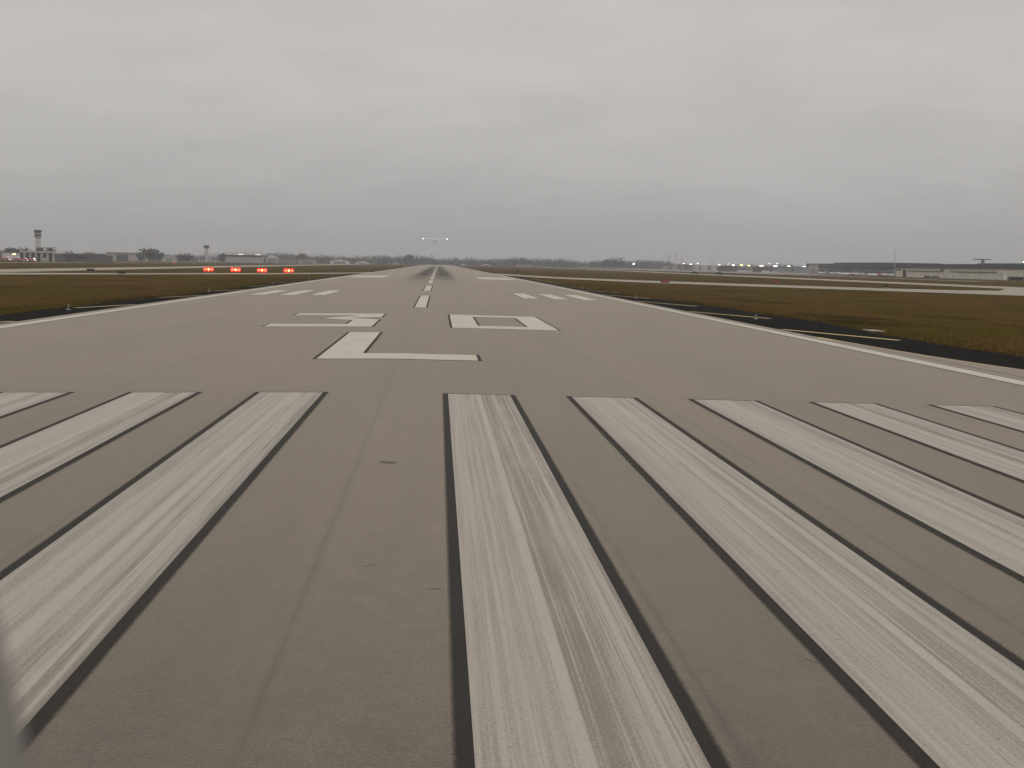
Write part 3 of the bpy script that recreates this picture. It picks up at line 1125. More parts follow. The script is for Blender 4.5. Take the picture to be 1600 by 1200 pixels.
def bx(fr, u0, u1, v0, v1, dep, name, mat, parent, ur=None, y0=0.0, zb=None):
    """box on a facade frame spanning frame columns u0..u1 and rows v0 (top)..v1 (base)"""
    ur = ur if ur is not None else (u0 + u1) / 2
    q0, q1 = fr.at(u0, v0)[0], fr.at(u1, v0)[0]
    zt = fr.at(ur, v0)[1]
    zl = fr.at(ur, v1)[1] if zb is None else zb
    return MB().box(q0, q1, y0, y0 + dep, zl - GZ, zt - GZ).build(name, mat, parent)


def house(name, label, cat, fr, group=None):
    return thing(name, label, cat, (fr.x, fr.y, GZ), fr.rot, group)


# fire station with six bays, left
W_ST = wallmat('pale_station_wall', (0.46, 0.44, 0.41))
W_BEIGE = wallmat('beige_terminal_wall', (0.68, 0.635, 0.52))
W_PINK = wallmat('pinkish_grey_wall', (0.36, 0.32, 0.31))
W_GREY = wallmat('grey_metal_wall', (0.23, 0.23, 0.23))
W_GREEN = wallmat('greenish_grey_wall', (0.13, 0.145, 0.13))
R_DARK = wallmat('dark_slate_roof', (0.052, 0.056, 0.066))
R_MID = wallmat('mid_grey_roof', (0.12, 0.125, 0.13))
R_PALE = wallmat('pale_metal_roof', (0.66, 0.64, 0.63), .5)
D_DARK = wallmat('dark_bay_door', (0.045, 0.043, 0.042))
W_DK = wallmat('dark_brown_wall', (0.085, 0.078, 0.068))

f1 = facing(58, 1000)
st = house('fire_station', 'pale fire station with six dark vehicle bays and a columned front, far left', 'fire station', f1)
bx(f1, 31, 85, 393.2, 409, 22, 'wall', W_ST, st, 58, 1.2, GZ - .1)
bx(f1, 30.5, 85.5, 392.3, 394.6, 24, 'roof', W_ST, st, 58, 0)
for u in (33.8, 42.6, 51.6, 60.4, 69.6, 78.8):
    dr = bx(f1, u - 2.6, u + 2.6, 395.2, 408.3, .5, 'bay_door', D_DARK, st, 58, .85)
    if u == 69.6:
        bx(f1, u - 2.4, u + 2.4, 402.8, 408.4, .3, 'panel', W_ST, st, 58, .5)
for u in (38.2, 47.2, 56, 65, 74.2, 83.6):
    bx(f1, u - 1.0, u + 1.0, 394.6, 409, .7, 'column', W_ST, st, 58, .1, GZ - .1)
up = bx(f1, 56, 88, 386.2, 392.3, 14, 'upper_storey', W_GREY, st, 58, 4)
bx(f1, 57.5, 67, 388, 391.8, .4, 'window', M_GLASS, st, 58, 3.7)
bx(f1, 73.5, 82, 387.8, 391.8, .4, 'window', M_GLASS, st, 58, 3.7)
bx(f1, 68, 72.5, 388, 390.6, .4, 'sign_panel', M_WHITE, st, 58, 3.7)
bx(f1, 83, 88, 387.4, 389.4, .4, 'sign_panel', M_WHITE, st, 58, 3.7)

an = house('annex', 'low greenish annex with a pale roof edge right of the fire station', 'building', f1)
bx(f1, 85.8, 97.5, 396.4, 409, 15, 'wall', W_GREEN, an, 92, 2, GZ - .1)
bx(f1, 85.6, 98, 394.6, 396.4, 17, 'roof', R_PALE, an, 92, 1)
f1b = facing(130, 980)
lo = house('low_building', 'long low dark building right of the fire station annex', 'building', f1b)
bx(f1b, 98.5, 176, 398.6, 409.6, 14, 'wall', W_DK, lo, 130, 1, GZ - .1)
bx(f1b, 98.3, 155, 396.2, 398.6, 16, 'roof', R_MID, lo, 130, 0)
bx(f1b, 119, 134, 402.5, 404.6, .4, 'window', M_GLASS, lo, 130, .8)
bx(f1b, 106, 111, 401.5, 408.5, .4, 'door', D_DARK, lo, 130, .8)

# stout old control tower behind the station
f1t = facing(60, 1045)
tw = house('control_tower', 'tall pale control tower with banded cab behind the fire station', 'control tower', f1t)


def tower(root, fr, um, halfw, cab_half, v_base, v_shaft, bands, cabmat, shaftmat):
    q0, _ = fr.at(um - halfw, v_shaft)
    q1, zs = fr.at(um + halfw, v_shaft)
    c_ = (q0 + q1) / 2
    hw = (q1 - q0) / 2
    MB().box(c_ - hw, c_ + hw, -hw, hw, -.1, zs - GZ).build('shaft', shaftmat, root)
    k_ = cab_half / halfw
    for (va, vb, kk, mt, nm) in bands:
        za, zb = fr.at(um, va)[1] - GZ, fr.at(um, vb)[1] - GZ
        r0 = hw * k_ * kk * 1.08
        MB().tube([(c_, 0, zb), (c_, 0, za)], r0, 8).build(nm, mt, root)
    return c_, hw


W_TW = wallmat('pale_tower_concrete', (0.50, 0.49, 0.45))
c_, hw = tower(tw, f1t, 59.3, 4.2, 5.6, 410, 371, [
    (368.8, 371.2, .95, W_GREY, 'balcony'), (365.6, 368.8, .86, M_GLASS, 'cab_window'), (364.4, 365.6, 1.0, W_TW, 'balcony'),
    (361.6, 364.4, .92, M_GLASS, 'cab_window'), (359.4, 361.6, 1.08, R_DARK, 'roof')], M_GLASS, W_TW)
z1 = f1t.at(59.3, 359.4)[1] - GZ
MB().tube([(c_, 0, z1), (c_, 0, z1 + 3.2)], .09, 6).build('antenna', M_GREY, tw)

# fire trucks and lamp post in front
truck('red fire truck parked outermost left of the fire station', 8.5, 1060, 0.1, M_RED, 5.6, M_LAMPP, None, 2.5)
truck('red fire truck second from left, beside the fire station wall', 25.5, 1060, 0.15, M_RED, 5.0, M_LAMPP, None, 2.4)
truck('red fire truck parked across the leftmost bays of the fire station', 36.5, 985, 0.05, M_RED, 5.6, M_LAMPP, None, 2.3)
truck('red fire truck with white lights before the middle bays', 49.5, 985, 0.05, M_RED, 4.6, M_LAMPW, None, 2.2)


def mast(label, u, d, v_lamp, lens, wd, hh, group, v_off=0):
    """floodlight pole: mast, cross bar, lamp heads"""
    x, y = spot(u, d)
    fr = facing(u, d)
    z = fr.at(u, v_lamp)[1] - gz(x)
    t = thing('floodlight', label, 'floodlight', (x, y, gz(x)), fr.rot, group)
    MB().tube([(0, 0.35, -.1), (0, 0.35, z + hh * .3)], [.16, .09], 8).build('pole', M_GREY, t)
    MB().box(-wd / 2, wd / 2, .12, .30, z - .1, z + .1).build('cross_bar', M_GREY, t)
    n = max(2, int(round(wd / .9)))
    for i in range(n):
        cx = -wd / 2 + wd * (i + .5) / n
        hd = MB()
        hd.box(cx - wd / n * .46, cx + wd / n * .46, -.12, .12, z - hh / 2, z + hh / 2)
        ho = hd.build('lamp_head', M_DARK, t)
        l_ = MB()
        l_.box(cx - wd / n * .42, cx + wd / n * .42, -.15, -.122, z - hh / 2 + .05, z + hh / 2 - .05)
        l_.build('lens', lens, ho)
    return t


GL = 'floodlights over the aprons'
mast('yellow-white floodlight between the red fire trucks at far left', 22, 1020, 397, M_LAMPY, 2.0, 1.0, GL)

fh = facing(16, 1250)
hg = house('hangar', 'pale low hangar behind the red fire trucks at far left', 'hangar', fh)
bx(fh, 4, 32, 396, 408, 25, 'wall', R_PALE, hg, 16, 0, GZ - .1)
bx(fh, 3.5, 32.5, 394.6, 396, 26, 'roof', W_PINK, hg, 16, -.5)

fj = facing(-4, 1150)
hp = house('brick_building', 'reddish building cut by the left frame edge', 'building', fj)
bx(fj, -30, 2.5, 392, 406, 20, 'wall', wallmat('dull_red_wall', (0.22, 0.12, 0.11)), hp, -4, 0, GZ - .1)
bx(fj, -31, 3, 390.8, 392, 21, 'roof', W_GREY, hp, -4, -.5)

# middle distance left: hangars, second tower, terminal with pale vaults
f2 = facing(260, 1650)
for (u0, u1, vt, vb, wm, rm, lab) in (
        (112, 166, 396.6, 409, W_DK, R_MID, 'dark flat shed behind the long low building'),
        (131, 149, 393.6, 396.8, W_ST, R_PALE, 'white roofed shed glinting above the long low building'),
        (166, 216, 394.6, 409, W_PINK, R_DARK, 'long pale hangar with dark flat roof in the left distance'),
        (218, 232, 399, 409.5, W_ST, R_PALE, 'small pale shed between hangar and dark trees, left distance'),
        (252, 276, 401, 409.5, W_ST, R_PALE, 'low pale shed right of the dark tree clump'),
        (280, 300, 399.6, 409.5, W_GREY, R_DARK, 'dark grey shed left of the second control tower')):
    fr = facing((u0 + u1) / 2, 1600 if u0 > 160 else (1350 if u0 != 131 else 1320))
    b_ = house('shed', lab, 'hangar', fr)
    bx(fr, u0, u1, vt + .9, vb, 28, 'wall', wm, b_, None, 0, GZ - .1)
    bx(fr, u0 - .4, u1 + .4, vt, vt + .9, 30, 'roof', rm, b_, None, -1)
    um = (u0 + u1) / 2
    bx(fr, um - (u1 - u0) * .18, um + (u1 - u0) * .18, vt + 3.5, vb - 1.5, .4, 'door', D_DARK if wm is not W_ST else W_GREY, b_, None, -.35)

f2t = facing(323, 1720)
t2 = house('control_tower', 'slim distant control tower with dark cab, left of the vaulted terminal', 'control tower', f2t)
tower(t2, f2t, 322.6, 2.2, 4.2, 408, 388.6, [
    (387.4, 388.6, .8, W_TW, 'balcony'), (384.4, 387.4, .95, M_GLASS, 'cab_window'), (383.4, 384.4, 1.0, R_DARK, 'roof')], M_GLASS, W_TW)
b_ = house('tower_base_building', 'pale stepped building at the foot of the slim control tower', 'building', f2t)
bx(f2t, 309, 346, 400.5, 410, 30, 'wall', W_PINK, b_, 323, 4, GZ - .1)
bx(f2t, 308.5, 346.5, 399.7, 400.5, 31, 'roof', R_PALE, b_, 323, 3.5)
bx(f2t, 316, 338, 396.4, 399.7, 18, 'upper_storey', W_ST, b_, 323, 8)
for u in (313, 319, 334, 340):
    bx(f2t, u - 1.6, u + 1.6, 402.5, 405, .4, 'window', M_GLASS, b_, 323, 3.7)

f3 = facing(385, 1700)
te = house('terminal', 'distant terminal with two pale vaulted roofs behind the red lamps', 'terminal', f3)
bx(f3, 351, 412, 398.2, 410, 40, 'wall', W_PINK, te, 380, 0, GZ - .1)
for (ua, ub, vt) in ((350, 383, 393.6), (382, 412, 394.2)):
    q0, q1 = f3.at(ua, 398)[0], f3.at(ub, 398)[0]
    zb_, zt_ = f3.at((ua + ub) / 2, 398.1)[1] - GZ, f3.at((ua + ub) / 2, vt)[1] - GZ
    arc = [(q0, zb_)] + [((q0 + q1) / 2 - (q1 - q0) / 2 * math.cos(math.pi * i / 10), zb_ + .6 + (zt_ - zb_) * math.sin(math.pi * i / 10)) for i in range(11)] + [(q1, zb_)]
    MB().prism(arc, -2, 42, 'y').build('roof', R_PALE, te)
bx(f3, 352, 411, 399.2, 401.2, .5, 'window_band', M_GLASS, te, 380, -.4)
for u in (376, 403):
    bx(f3, u - 4, u + 4, 397.2, 398.0, .5, 'roof_glint', M_GLINT, te, 380, -2.6)  # glowing strips added for roof glints, not real windows
for (u0, u1, vt, wm, rm, lab) in (
        (415, 436, 398.5, W_PINK, R_PALE, 'hangar with pale sloping roof right of the vaulted terminal'),
        (437, 463, 401, W_GREY, R_MID, 'grey hangar behind the rightmost red lamp'),
        (466, 494, 401.5, W_PINK, R_MID, 'pinkish hangar between grey hangar and tree belt'),
        (516, 546, 405.6, R_PALE, R_PALE, 'white tent-like hangar before the tree belt, left of the runway'),
        (556, 576, 408.3, W_ST, R_PALE, 'small low pale shed before the tree belt, left of the runway'),
        (613, 623, 410.2, W_ST, R_PALE, 'tiny pale shed nearest the left runway end'),
        (720, 727, 412.2, W_ST, R_PALE, 'tiny pale shed nearest the right runway end'),
        (752, 767, 412.6, W_ST, R_PALE, 'tiny pale shed before the tree belt, right of the runway end'),
        (806, 832, 411.6, W_PINK, R_MID, 'low pale building before the tree belt, right of the runway')):
    d_ = 1750 if u0 < 500 else 2050
    fr = facing((u0 + u1) / 2, d_)
    b_ = house('hangar', lab, 'hangar', fr)
    q0, q1 = fr.at(u0, vt)[0], fr.at(u1, vt)[0]
    zt_ = fr.at((u0 + u1) / 2, vt)[1] - GZ
    ze = zt_ * .62
    MB().box(q0, q1, 0, 30, -.1, ze).build('wall', wm, b_)
    MB().prism([(q0 - .5, ze), (q1 + .5, ze), ((q0 + q1) / 2, zt_)], -.6, 30.6, 'y').build('roof', rm, b_)
    MB().box(q0 * .6, q1 * .6, -.3, .1, -.1, ze * .8).build('door', W_GREY, b_)

# right hand terminal: facade parallel to the runway at X = 357
f4 = Frame(357.0, 931.0, (0, -1))
tb = house('terminal', 'long beige terminal wall under a dark flat roof, right side', 'terminal', f4)
ra = 1480
bx(f4, 1400.5, 1562, 418.6, 436, 60, 'wall', W_BEIGE, tb, ra, 0, GZ - .1)
bx(f4, 1399, 1640, 412.6, 418.6, 66, 'roof', R_DARK, tb, ra, -1.6)
bx(f4, 1505, 1640, 410.9, 412.6, 40, 'roof_plant', R_MID, tb, ra, 10)
bx(f4, 1420, 1472, 423.8, 424.9, .7, 'ledge', W_DK, tb, ra, -.7)
bx(f4, 1486, 1560, 423.8, 424.9, .7, 'ledge', W_DK, tb, ra, -.7)
bx(f4, 1411.2, 1416.2, 422.5, 433.5, .5, 'door', D_DARK, tb, ra, -.3, GZ)
bx(f4, 1471.6, 1474.2, 420, 424.6, 1.0, 'vent', W_DK, tb, ra, -.9)
bx(f4, 1400.5, 1409, 421, 424, .4, 'window_band', M_GLASS, tb, ra, -.25)
bx(f4, 1489, 1504, 412.2, 412.7, 10, 'skylight', R_PALE, tb, ra, 0)

f5 = Frame(352.0, 735.0, (0, -1))
tcn = house('cargo_shed', 'beige cargo shed with long dark opening cut by the right frame edge', 'building', f5)
bx(f5, 1566, 1720, 420.8, 432.4, 40, 'wall', W_BEIGE, tcn, 1580, -3)
bx(f5, 1566, 1577, 432.4, 438.4, 38, 'side_wall', W_BEIGE, tcn, 1580, -2.6, GZ - .1)
bx(f5, 1577.2, 1715, 432.4, 438.4, .5, 'opening', D_DARK, tcn, 1580, 2, GZ - .1)
bx(f5, 1566, 1720, 419.9, 420.8, 42, 'roof', R_MID, tcn, 1580, -3.6)
bx(f5, 1569, 1573, 427.5, 428.6, .4, 'vent', W_DK, tcn, 1580, -3.3)

f6 = Frame(378.0, 960.0, (0, -1))
ta = house('concourse', 'dark roofed terminal concourse with parked aircraft before it', 'terminal', f6)
ra = 1345
bx(f6, 1279, 1399, 418.2, 432, 30, 'wall', W_GREY, ta, ra, 0, GZ - .1)
bx(f6, 1269, 1318, 412.1, 418.2, 44, 'roof', R_DARK, ta, ra, -6)
bx(f6, 1314, 1399, 410.4, 418.2, 46, 'roof', R_DARK, ta, ra, -7)
bx(f6, 1283, 1330, 419.2, 423.5, .5, 'window_band', M_GLASS, ta, ra, -.4)
bx(f6, 1332, 1396, 419.6, 424.2, .6, 'pale_panel', W_ST, ta, ra, -.5)
for u in (1290, 1302, 1314, 1326, 1352, 1374):
    bx(f6, u - .7, u + .7, 418.2, 431, .8, 'column', W_GREY, ta, ra, -5, GZ - .1)
f6b = Frame(378.0, 1150.0, (0, -1))
eb = house('end_block', 'pale pinkish block at the far left end of the dark roofed concourse', 'building', f6b)
fe = facing(1271, 1165)
eb.location = (fe.x, fe.y, GZ)
eb.rotation_euler = (0, 0, fe.rot)
bx(fe, 1264, 1278.5, 413.4, 428, 18, 'wall', W_PINK, eb, 1271, 0, GZ - .1)
bx(fe, 1263.5, 1279, 412.6, 413.4, 19, 'roof', W_GREY, eb, 1271, -.5)
bx(fe, 1267, 1275, 421, 426, .4, 'door', W_GREY, eb, 1271, -.3)

# lattice mast in front of the terminal
xm, ym = spot(1397.5, 1010)
fm = facing(1397.5, 1010)
zt_ = fm.at(1397.5, 389.5)[1] - GZ
t = thing('antenna_mast', 'slim pale antenna mast rising where the two terminals meet', 'mast', (xm, ym, GZ))
for s1, s2 in ((-1, -1), (1, -1), (1, 1), (-1, 1)):
    MB().tube([(s1 * .7, s2 * .7, -.1), (s1 * .45, s2 * .45, zt_)], .04, 6).build('leg', W_ST, t)
for i in range(9):
    z0_, z1_ = zt_ * i / 9, zt_ * (i + 1) / 9
    r0, r1 = .7 - .25 * i / 9, .7 - .25 * (i + 1) / 9
    br = MB()
    for a_ in range(4):
        an0, an1 = math.pi / 4 + a_ * math.pi / 2, math.pi / 4 + (a_ + 1) * math.pi / 2
        br.tube([(r0 * 1.41 * math.cos(an0), r0 * 1.41 * math.sin(an0), z0_), (r1 * 1.41 * math.cos(an1), r1 * 1.41 * math.sin(an1), z1_)], .03, 4)
    br.build('brace', W_ST, t)

# large T-tailed aircraft parked behind the terminal
xa, ya = spot(1533, 1075)
fa = facing(1533, 1075)
q0, zt_ = fa.at(1521.5, 404.6)
q1, _ = fa.at(1550.5, 404.6)
zt_ -= GZ
t = thing('jet_airplane', 'grey T-shaped tail of a large jet rising behind the terminal roof', 'airplane', (xa, ya, GZ), fa.rot + .30)
hs = (q1 - q0) / 2
M_JET = simple('grey_aircraft_paint', (0.085, 0.082, 0.095), .5, .08, .1)
fu = MB()
fu.tube([(0, -2, 7.0), (0, -8, 5.2), (0, -14, 4.4), (0, -38, 4.2), (0, -44, 3.9), (0, -47, 3.4)], [.5, 1.7, 2.2, 2.2, 1.7, .4], 16)
fu.build('fuselage', M_JET, t, smooth=True)
MB().prism([(-1, 6.8), (-9, 5.8), (-4.6, zt_ - .2), (-.6, zt_ - .2)], -.6, .6, 'x').build('tail_fin', M_JET, t)
for s_ in (-1, 1):
    wg = MB()
    wg.add([(0, 0, zt_), (0, -4.2, zt_), (s_ * hs, -2.0, zt_ + .1), (s_ * hs, .2, zt_ + .1), (0, 0, zt_ - .9), (0, -4.2, zt_ - .9), (s_ * hs, -2.0, zt_ - .5), (s_ * hs, .2, zt_ - .5)],
           [(0, 1, 2, 3), (7, 6, 5, 4), (0, 4, 5, 1), (1, 5, 6, 2), (2, 6, 7, 3), (3, 7, 4, 0)])
    wg.build('tailplane', M_JET, t)
    wg = MB()
    wg.add([(s_ * 1.5, -22, 3.4), (s_ * 1.5, -30, 3.4), (s_ * 17, -20, 4.4), (s_ * 17, -17, 4.4), (s_ * 1.5, -22, 4.0), (s_ * 1.5, -30, 4.0), (s_ * 17, -20, 4.6), (s_ * 17, -17, 4.6)],
           [(0, 1, 2, 3), (7, 6, 5, 4), (0, 4, 5, 1), (1, 5, 6, 2), (2, 6, 7, 3), (3, 7, 4, 0)])
    wg.build('wing', M_JET, t)
    MB().tube([(s_ * 3.4, -7, 5.2), (s_ * 3.4, -12, 5.2)], [.7, .95], 12).build('engine', M_JET, t)
    gr = MB().tube([(s_ * 2.4, -25, 3.4), (s_ * 2.4, -25, .6)], .2, 6).build('landing_gear', M_GREY, t)
    MB().tube([(s_ * 2.4 - .4, -25, .6), (s_ * 2.4 + .4, -25, .6)], .6, 12).build('wheel', M_RUBBER, gr)
gr = MB().tube([(0, -42, 3.0), (0, -42, .5)], .16, 6).build('landing_gear', M_GREY, t)
MB().tube([(-.3, -42, .5), (.3, -42, .5)], .5, 12).build('wheel', M_RUBBER, gr)

# parked light aircraft and service vehicles before the concourse
M_BLUE = simple('navy_blue_paint', (0.02, 0.035, 0.09), .4, .1, .5)
GP = 'light aircraft parked before the concourse'
for (u, d, rz, lab, acc) in (
        (1283, 1190, 2.0, 'white parked airplane farthest left, near the pinkish end block', M_WHITE),
        (1306, 1130, .9, 'white parked airplane with navy fin under the concourse roof edge', M_BLUE),
        (1323, 1000, 1.45, 'white parked airplane broadside before the concourse, red finned', M_RED),
        (1342, 970, -1.2, 'white parked airplane nearest the road, left of the mast group', M_WHITE),
        (1365, 930, 1.9, 'white parked airplane with navy fin facing the pale wall panel', M_BLUE),
        (1386, 905, -1.35, 'white parked airplane with red fin just left of the antenna mast', M_RED)):
    x, y = spot(u, d)
    Lg = 12.5
    airplane(lab, (x, y, GZ + Lg * .062 * 1.64 + .26), rz, 0, 13.5, Lg, u % 2 == 0, False, GP, acc)
M_VANW = simple('white_vehicle_paint', (0.70, 0.70, 0.70), .35, .05, .8)
M_VANM = simple('maroon_vehicle_paint', (0.14, 0.04, 0.045), .4, .1, .8)
van('white service van parked before the beige terminal wall', 1491, 850, .1, M_VANW, 5.6, 2.2)
van('dark car parked before the beige terminal, left one of two', 1450, 900, .15, M_DARK, 4.6, 1.5)
van('dark car parked before the beige terminal, right one of two', 1463, 885, .1, M_DARK, 4.6, 1.45)
van('white van beside the dark opening of the cargo shed', 1571, 745, 1.2, M_VANW, 5.2, 2.3)
van('maroon vehicle on the service road before the concourse, left one', 1330, 1010, .3, M_VANM, 6.5, 2.3)
van('maroon vehicle on the apron near the antenna mast', 1378, 960, .3, M_VANM, 6.0, 2.4)
van('dark vehicle on the far right taxiway, left one of two', 1086, 830, .4, M_DARK, 4.8, 1.7)
van('dark vehicle on the far right taxiway, right one of two', 1124, 800, .4, M_DARK, 4.8, 1.7)
van('white van crossing the far apron under the yellow floodlights', 1161, 1350, .2, M_VANW, 5.2, 2.3)
van('pale bus standing on the far apron right of the yellow floodlights', 1198, 1330, .2, M_VANW, 9.0, 2.9)

# floodlights over the far apron, and one glowing stand-in for a glint
for (u, d, v, lens, wd, hh, lab) in (
        (990, 1900, 412.4, M_LAMPT, 3.6, 2.0, 'lone white glint built as a glowing mast before the right tree belt'),  # glowing mast added in place of a white glint, no known lamp
        (1068, 1600, 411.6, M_LAMPW, 3.0, .7, 'floodlight farthest left over the far right apron'),
        (1079.5, 1500, 412.8, M_LAMPW, 4.0, .9, 'bright floodlight left of the three pale tanks'),
        (1090, 1550, 411.4, M_LAMPW, 3.0, .5, 'small floodlight above the leftmost pale tank'),
        (1123.5, 1500, 413.6, M_LAMPW, 3.6, .8, 'bright floodlight right of the three pale tanks'),
        (1138, 1600, 412.6, M_LAMPW, 2.6, .5, 'faint floodlight left of the largest white one'),
        (1145.5, 1450, 414.2, M_LAMPW, 3.6, 1.7, 'largest white floodlight, left of the yellow pair'),
        (1158.3, 1450, 414.3, M_LAMPY, 4.0, 1.7, 'left and larger of two yellow floodlights'),
        (1170, 1450, 415.0, M_LAMPY, 3.6, 1.3, 'right and smaller of two yellow floodlights'),
        (1189.5, 1500, 415.4, M_LAMPW, 6.0, .9, 'wide white floodlight bar right of the yellow pair'),
        (1202, 1600, 411.6, M_LAMPW, 2.6, .5, 'upper left of three white floodlights at mid distance right'),
        (1214, 1600, 411.8, M_LAMPW, 3.0, .6, 'high white floodlight above the wide light bar'),
        (1211.5, 1500, 415.7, M_LAMPW, 6.0, .9, 'wide white floodlight bar under the high one'),
        (1232.5, 1500, 415.9, M_LAMPW, 4.2, .9, 'white floodlight midway to the pinkish end block'),
        (1256.5, 1450, 416.5, M_LAMPW, 4.2, .7, 'white floodlight nearest the pinkish end block'),
        (1599.5, 800, 409.3, M_LAMPW, 1.6, .8, 'white floodlight at the right frame edge above the roof')):
    mast(lab, u, d, v, lens, wd * .75, hh * .75, GL)

# three pale storage tanks
for (u, r_, lab) in ((1088, 3.3, 'leftmost of three pale storage tanks'), (1100, 4.4, 'middle and widest of three pale storage tanks'), (1114, 3.6, 'rightmost of three pale storage tanks')):
    fr = facing(u, 1420)
    zt_ = fr.at(u, 412.4)[1] - GZ
    t = thing('storage_tank', lab + ' on the far right apron', 'tank', (fr.x, fr.y, GZ), 0, 'pale storage tanks on the far apron')
    MB().tube([(0, 0, -.1), (0, 0, zt_ * .9)], r_, 18).build('shell', W_ST, t)
    MB().dome((0, 0, zt_ * .9), r_, zt_ * .1, 18, 3).build('roof', R_PALE, t)
    MB().tube([(r_ * .98, 0, 0), (r_ * .98, 0, zt_)], .15, 6).build('ladder', M_GREY, t)
# low dark sheds on the horizon behind the lights
for (u0, u1, vt, lab, wm) in ((1062, 1082, 413.6, 'low grey shed left of the pale tanks', W_GREY), (1122, 1152, 415.2, 'low dark shed behind the largest white floodlight', W_DK),
                              (1176, 1206, 417.2, 'low dark shed behind the wide light bar', W_DK), (1216, 1262, 417.4, 'long grey shed left of the pinkish end block', W_GREY),
                              (1036, 1058, 413.8, 'low pale shed before the right tree belt', W_PINK), (906, 922, 416.0, 'tiny pale house before the right tree belt', W_PINK)):
    fr = facing((u0 + u1) / 2, 1560 if u0 > 1000 else 2000)
    b_ = house('shed', lab, 'building', fr)
    bx(fr, u0, u1, vt + .8, 425, 24, 'wall', wm, b_, None, 0, GZ - .1)
    bx(fr, u0 - .4, u1 + .4, vt, vt + .8, 25, 'roof', R_MID, b_, None, -.6)
    um = (u0 + u1) / 2
    bx(fr, um - 2, um + 2, vt + 3, vt + 6, .4, 'door', D_DARK, b_, None, -.3)

# faint downtown towers far beyond the airfield
for (u0, u1, vt, d, lab) in ((1031, 1037, 406, 8800, 'faint hazy office tower, leftmost of the skyline'), (1040, 1049, 399, 8900, 'faint broad hazy office tower of the skyline'),
                             (1054, 1059, 394, 8950, 'tallest faint hazy office tower of the skyline'), (1063, 1068, 403, 8850, 'faint hazy office tower, rightmost of the skyline'),
                             (1110, 1117, 409, 8900, 'faint low hazy office block right of the skyline')):
    fr = facing((u0 + u1) / 2, d)
    b_ = house('office_tower', lab, 'office tower', fr)
    bx(fr, u0, u1, vt, 419, 22, 'wall', W_ST, b_, None, 0, GZ - .1)
    bx(fr, u0 + .8, u1 - .8, vt - 1.2, vt, 14, 'roof', W_ST, b_, None, 3)

# ------------------------------------------------------------------ trees
M_BARK = simple('tree_bark', (0.07, 0.055, 0.042), .9, .2, 1)
M_LEAF = leaf_material('dark_foliage', (0.036, 0.040, 0.034))
M_LEAF2 = leaf_material('brownish_foliage', (0.072, 0.062, 0.044))


def crown_quads(rr, h, wd, n):
    """leaf clumps spread through several lobes of a crown, base at z = 0.22 h"""
    V, F = [], []
    lobes = [(rr.uniform(-.30, .30) * wd, rr.uniform(-.3, .3) * wd, h * rr.uniform(.30, .76), wd * rr.uniform(.22, .36)) for _ in range(8)]
    lobes += [(0, 0, h * .60, wd * .36), (0, 0, h * .34, wd * .36)]
    for _ in range(n):
        lx_, ly, lz, lr = rr.choice(lobes)
        d = Vector((rr.gauss(0, 1), rr.gauss(0, 1), rr.gauss(0, .85))).normalized() * lr * rr.uniform(.45, 1.0)
        c = Vector((lx_, ly, lz)) + d
        c.z = max(c.z, h * .07)
        s_ = h * rr.uniform(.045, .085)
        a = Vector((rr.gauss(0, 1), rr.gauss(0, 1), rr.gauss(0, 1))).normalized()
        b = a.cross(Vector((rr.gauss(0, 1), rr.gauss(0, 1), rr.gauss(0, 1)))).normalized()
        o = len(V)
        V += [tuple(c + a * s_ * 1.2), tuple(c + b * s_), tuple(c - a * s_ * .9), tuple(c - b * s_ * .8)]
        F.append((o, o + 1, o + 2, o + 3))
    return V, F


def trunk_mb(rr, h, wd):
    mb = MB()
    mb.tube([(0, 0, -.2), (.02 * h, 0, .25 * h), (0, .02 * h, .55 * h)], [.035 * h, .025 * h, .012 * h], 7)
    for i in range(4):
        a = i * 1.57 + rr.uniform(-.5, .5)
        mb.tube([(.01 * h, 0, h * rr.uniform(.22, .36)), (math.cos(a) * wd * .3, math.sin(a) * wd * .3, h * rr.uniform(.5, .68))], [.016 * h, .006 * h], 5)
    return mb


PROTO = []
for i in range(6):
    rr = random.Random(40 + i)
    h_, w_ = rr.uniform(9, 12), rr.uniform(8, 12)
    V, F = crown_quads(rr, h_, w_, 300)
    cm = MB().add(V, F)
    t = thing('tree', 'tree', 'tree', (0, 0, GZ), 0)
    cm.build('crown', M_LEAF if i % 3 else M_LEAF2, t, fix=False)
    trunk_mb(rr, h_, w_).build('trunk', M_BARK, t)
    PROTO.append((t, h_))
used = set()


def tree(u, d, h, label, group, i=None):
    i = random.randrange(6) if i is None else i
    t, h0 = PROTO[i]
    x, y = spot(u, d)
    s_ = h / h0
    sc = (s_ * random.uniform(.9, 1.25), s_ * random.uniform(.9, 1.2), s_)
    if i not in used:
        used.add(i)
        t.location, t.scale, o = (x, y, GZ), sc, t
        o.rotation_euler = (0, 0, random.uniform(0, 6))
    else:
        o = copy_tree(t, (x, y, GZ), random.uniform(0, 6), None, None, sc)
    o['label'] = label
    o['group'] = group
    return o


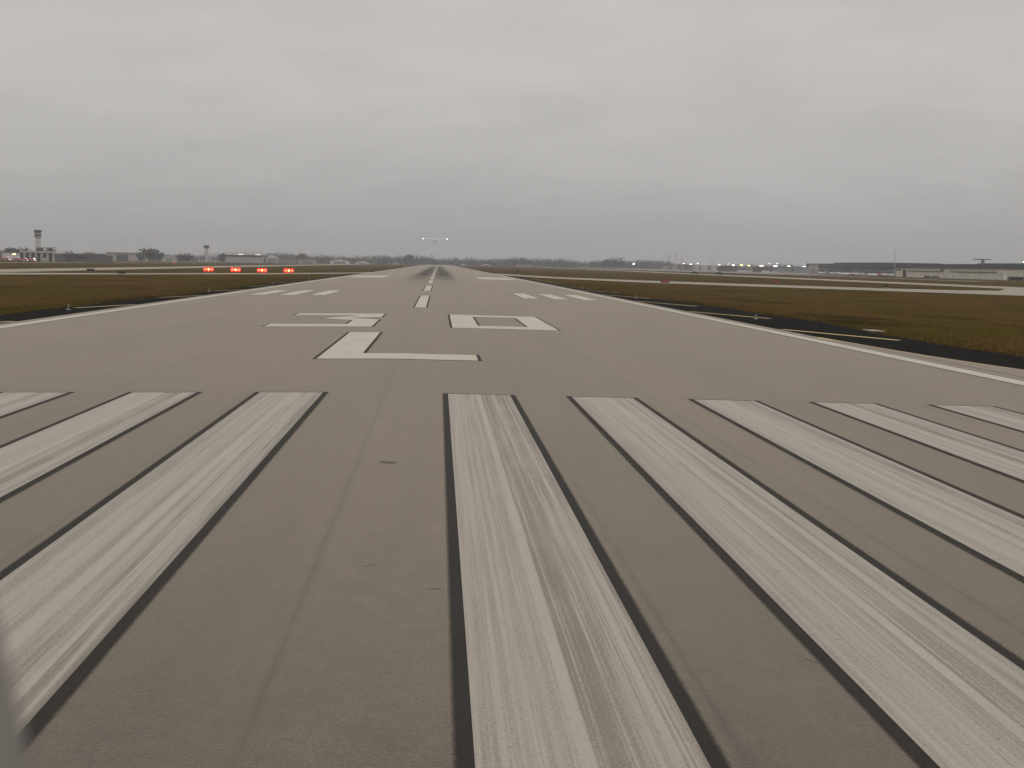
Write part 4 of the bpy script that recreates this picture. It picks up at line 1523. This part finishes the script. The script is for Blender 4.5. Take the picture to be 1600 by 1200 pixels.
TG = 'trees standing out from the horizon belt'
for i, (u, d, h, lab) in enumerate((
        (13, 1330, 12, 'greyish tree above the left end of the pale low hangar'),
        (20, 1330, 13, 'greyish tree behind the middle of the pale low hangar'),
        (27, 1330, 11.5, 'greyish tree above the right end of the pale low hangar'),
        (37, 1330, 12.5, 'greyish tree over the left bays of the fire station'),
        (103, 1150, 10, 'dark tree standing right of the fire station annex'),
        (222, 1500, 11, 'small dark tree at the left end of the dark clump'),
        (231, 1500, 15, 'tall dark tree on the left of the dark clump'),
        (240, 1500, 16.5, 'tallest dark tree in the middle of the dark clump'),
        (250, 1500, 12, 'rounded dark tree at the right end of the dark clump'),
        (284, 1500, 10, 'dark tree above the left end of the dark grey shed'),
        (295, 1500, 11, 'dark tree above the right end of the dark grey shed'),
        (347, 1640, 12.5, 'dark tree between slim control tower and vaulted terminal'),
        (472, 1900, 15, 'hazy tree above the pinkish hangar'),
        (640, 2150, 20, 'tallest hazy tree of the belt left of the runway end'),
        (945, 2150, 17, 'hazy tree at the left of the taller clump in the right belt'),
        (956, 2150, 18.5, 'hazy tree in the middle of the taller clump, right belt'),
        (965, 2150, 20.5, 'tallest hazy tree in the right belt'),
        (1236, 1700, 9, 'low hazy tree behind the long grey shed'))):
    tree(u, d, h, lab, TG, i % 6)

# the far wood as one mass behind them
rr = random.Random(11)
V, F = [], []
TM = []
for uu in np.arange(-260, 1960, 2.5):
    for d0, hh in ((2250, 13.0), (2700, 17)):
        u = uu + rr.uniform(-3, 3)
        d = d0 + rr.uniform(-140, 140)
        h = hh * rr.uniform(.85, 1.12) * (1 + .10 * math.sin(uu / 31) + .07 * math.sin(uu / 11.3))
        if u < 330:
            h *= .75
        if u > 1050:
            h *= .72
        x, y = spot(u, d)
        v_, f_ = crown_quads(rr, h, h * 1.8, 78)
        o = len(V)
        V += [(a + x, b + y, c * 1.0 - .12 * h + GZ) for a, b, c in v_]
        F += [tuple(k + o for k in f) for f in f_]
mb = MB()
mb.v, mb.f = V, F
tag(mb.build('treeline', M_LEAF, fix=False), 'hazy dark tree belt along the whole horizon', None, None, 'stuff')

# ------------------------------------------------------------------ window post of the aircraft, very near the lens
path = []
for (u, v, d) in ((-362, 640, .11), (-256, 780, .11), (-200, 900, .11), (-157, 1040, .11), (-126, 1170, .11), (-107, 1300, .11), (-94, 1460, .11), (-88, 1640, .11)):
    path.append(CAM + ray(u, v) * d)
mb = MB()
mb.tube(path, .00865, 20)
post = tag(mb.build('window_post', simple('grey_window_trim', (0.22, 0.202, 0.188), .6, .1, 60), smooth=True),
           'out of focus grey aircraft window post in the lower left corner, close to the lens', 'window post')

# ------------------------------------------------------------------ haze
mt = bpy.data.materials.new('haze_air')
mt.use_nodes = True
g = NT(mt.node_tree)
pv = g.n('ShaderNodeVolumePrincipled', {'Color': (0.86, 0.88, 0.92), 'Density': 0.00019, 'Anisotropy': 0.0})
g.n('ShaderNodeOutputMaterial', {'Volume': pv.outputs[0]})
mb = MB()
mb.box(-9100, 9100, -2600, 9100, -3.0, 150)
hz = mb.build('haze', mt)
tag(hz, 'thin grey haze over the airfield', None, None, 'stuff')
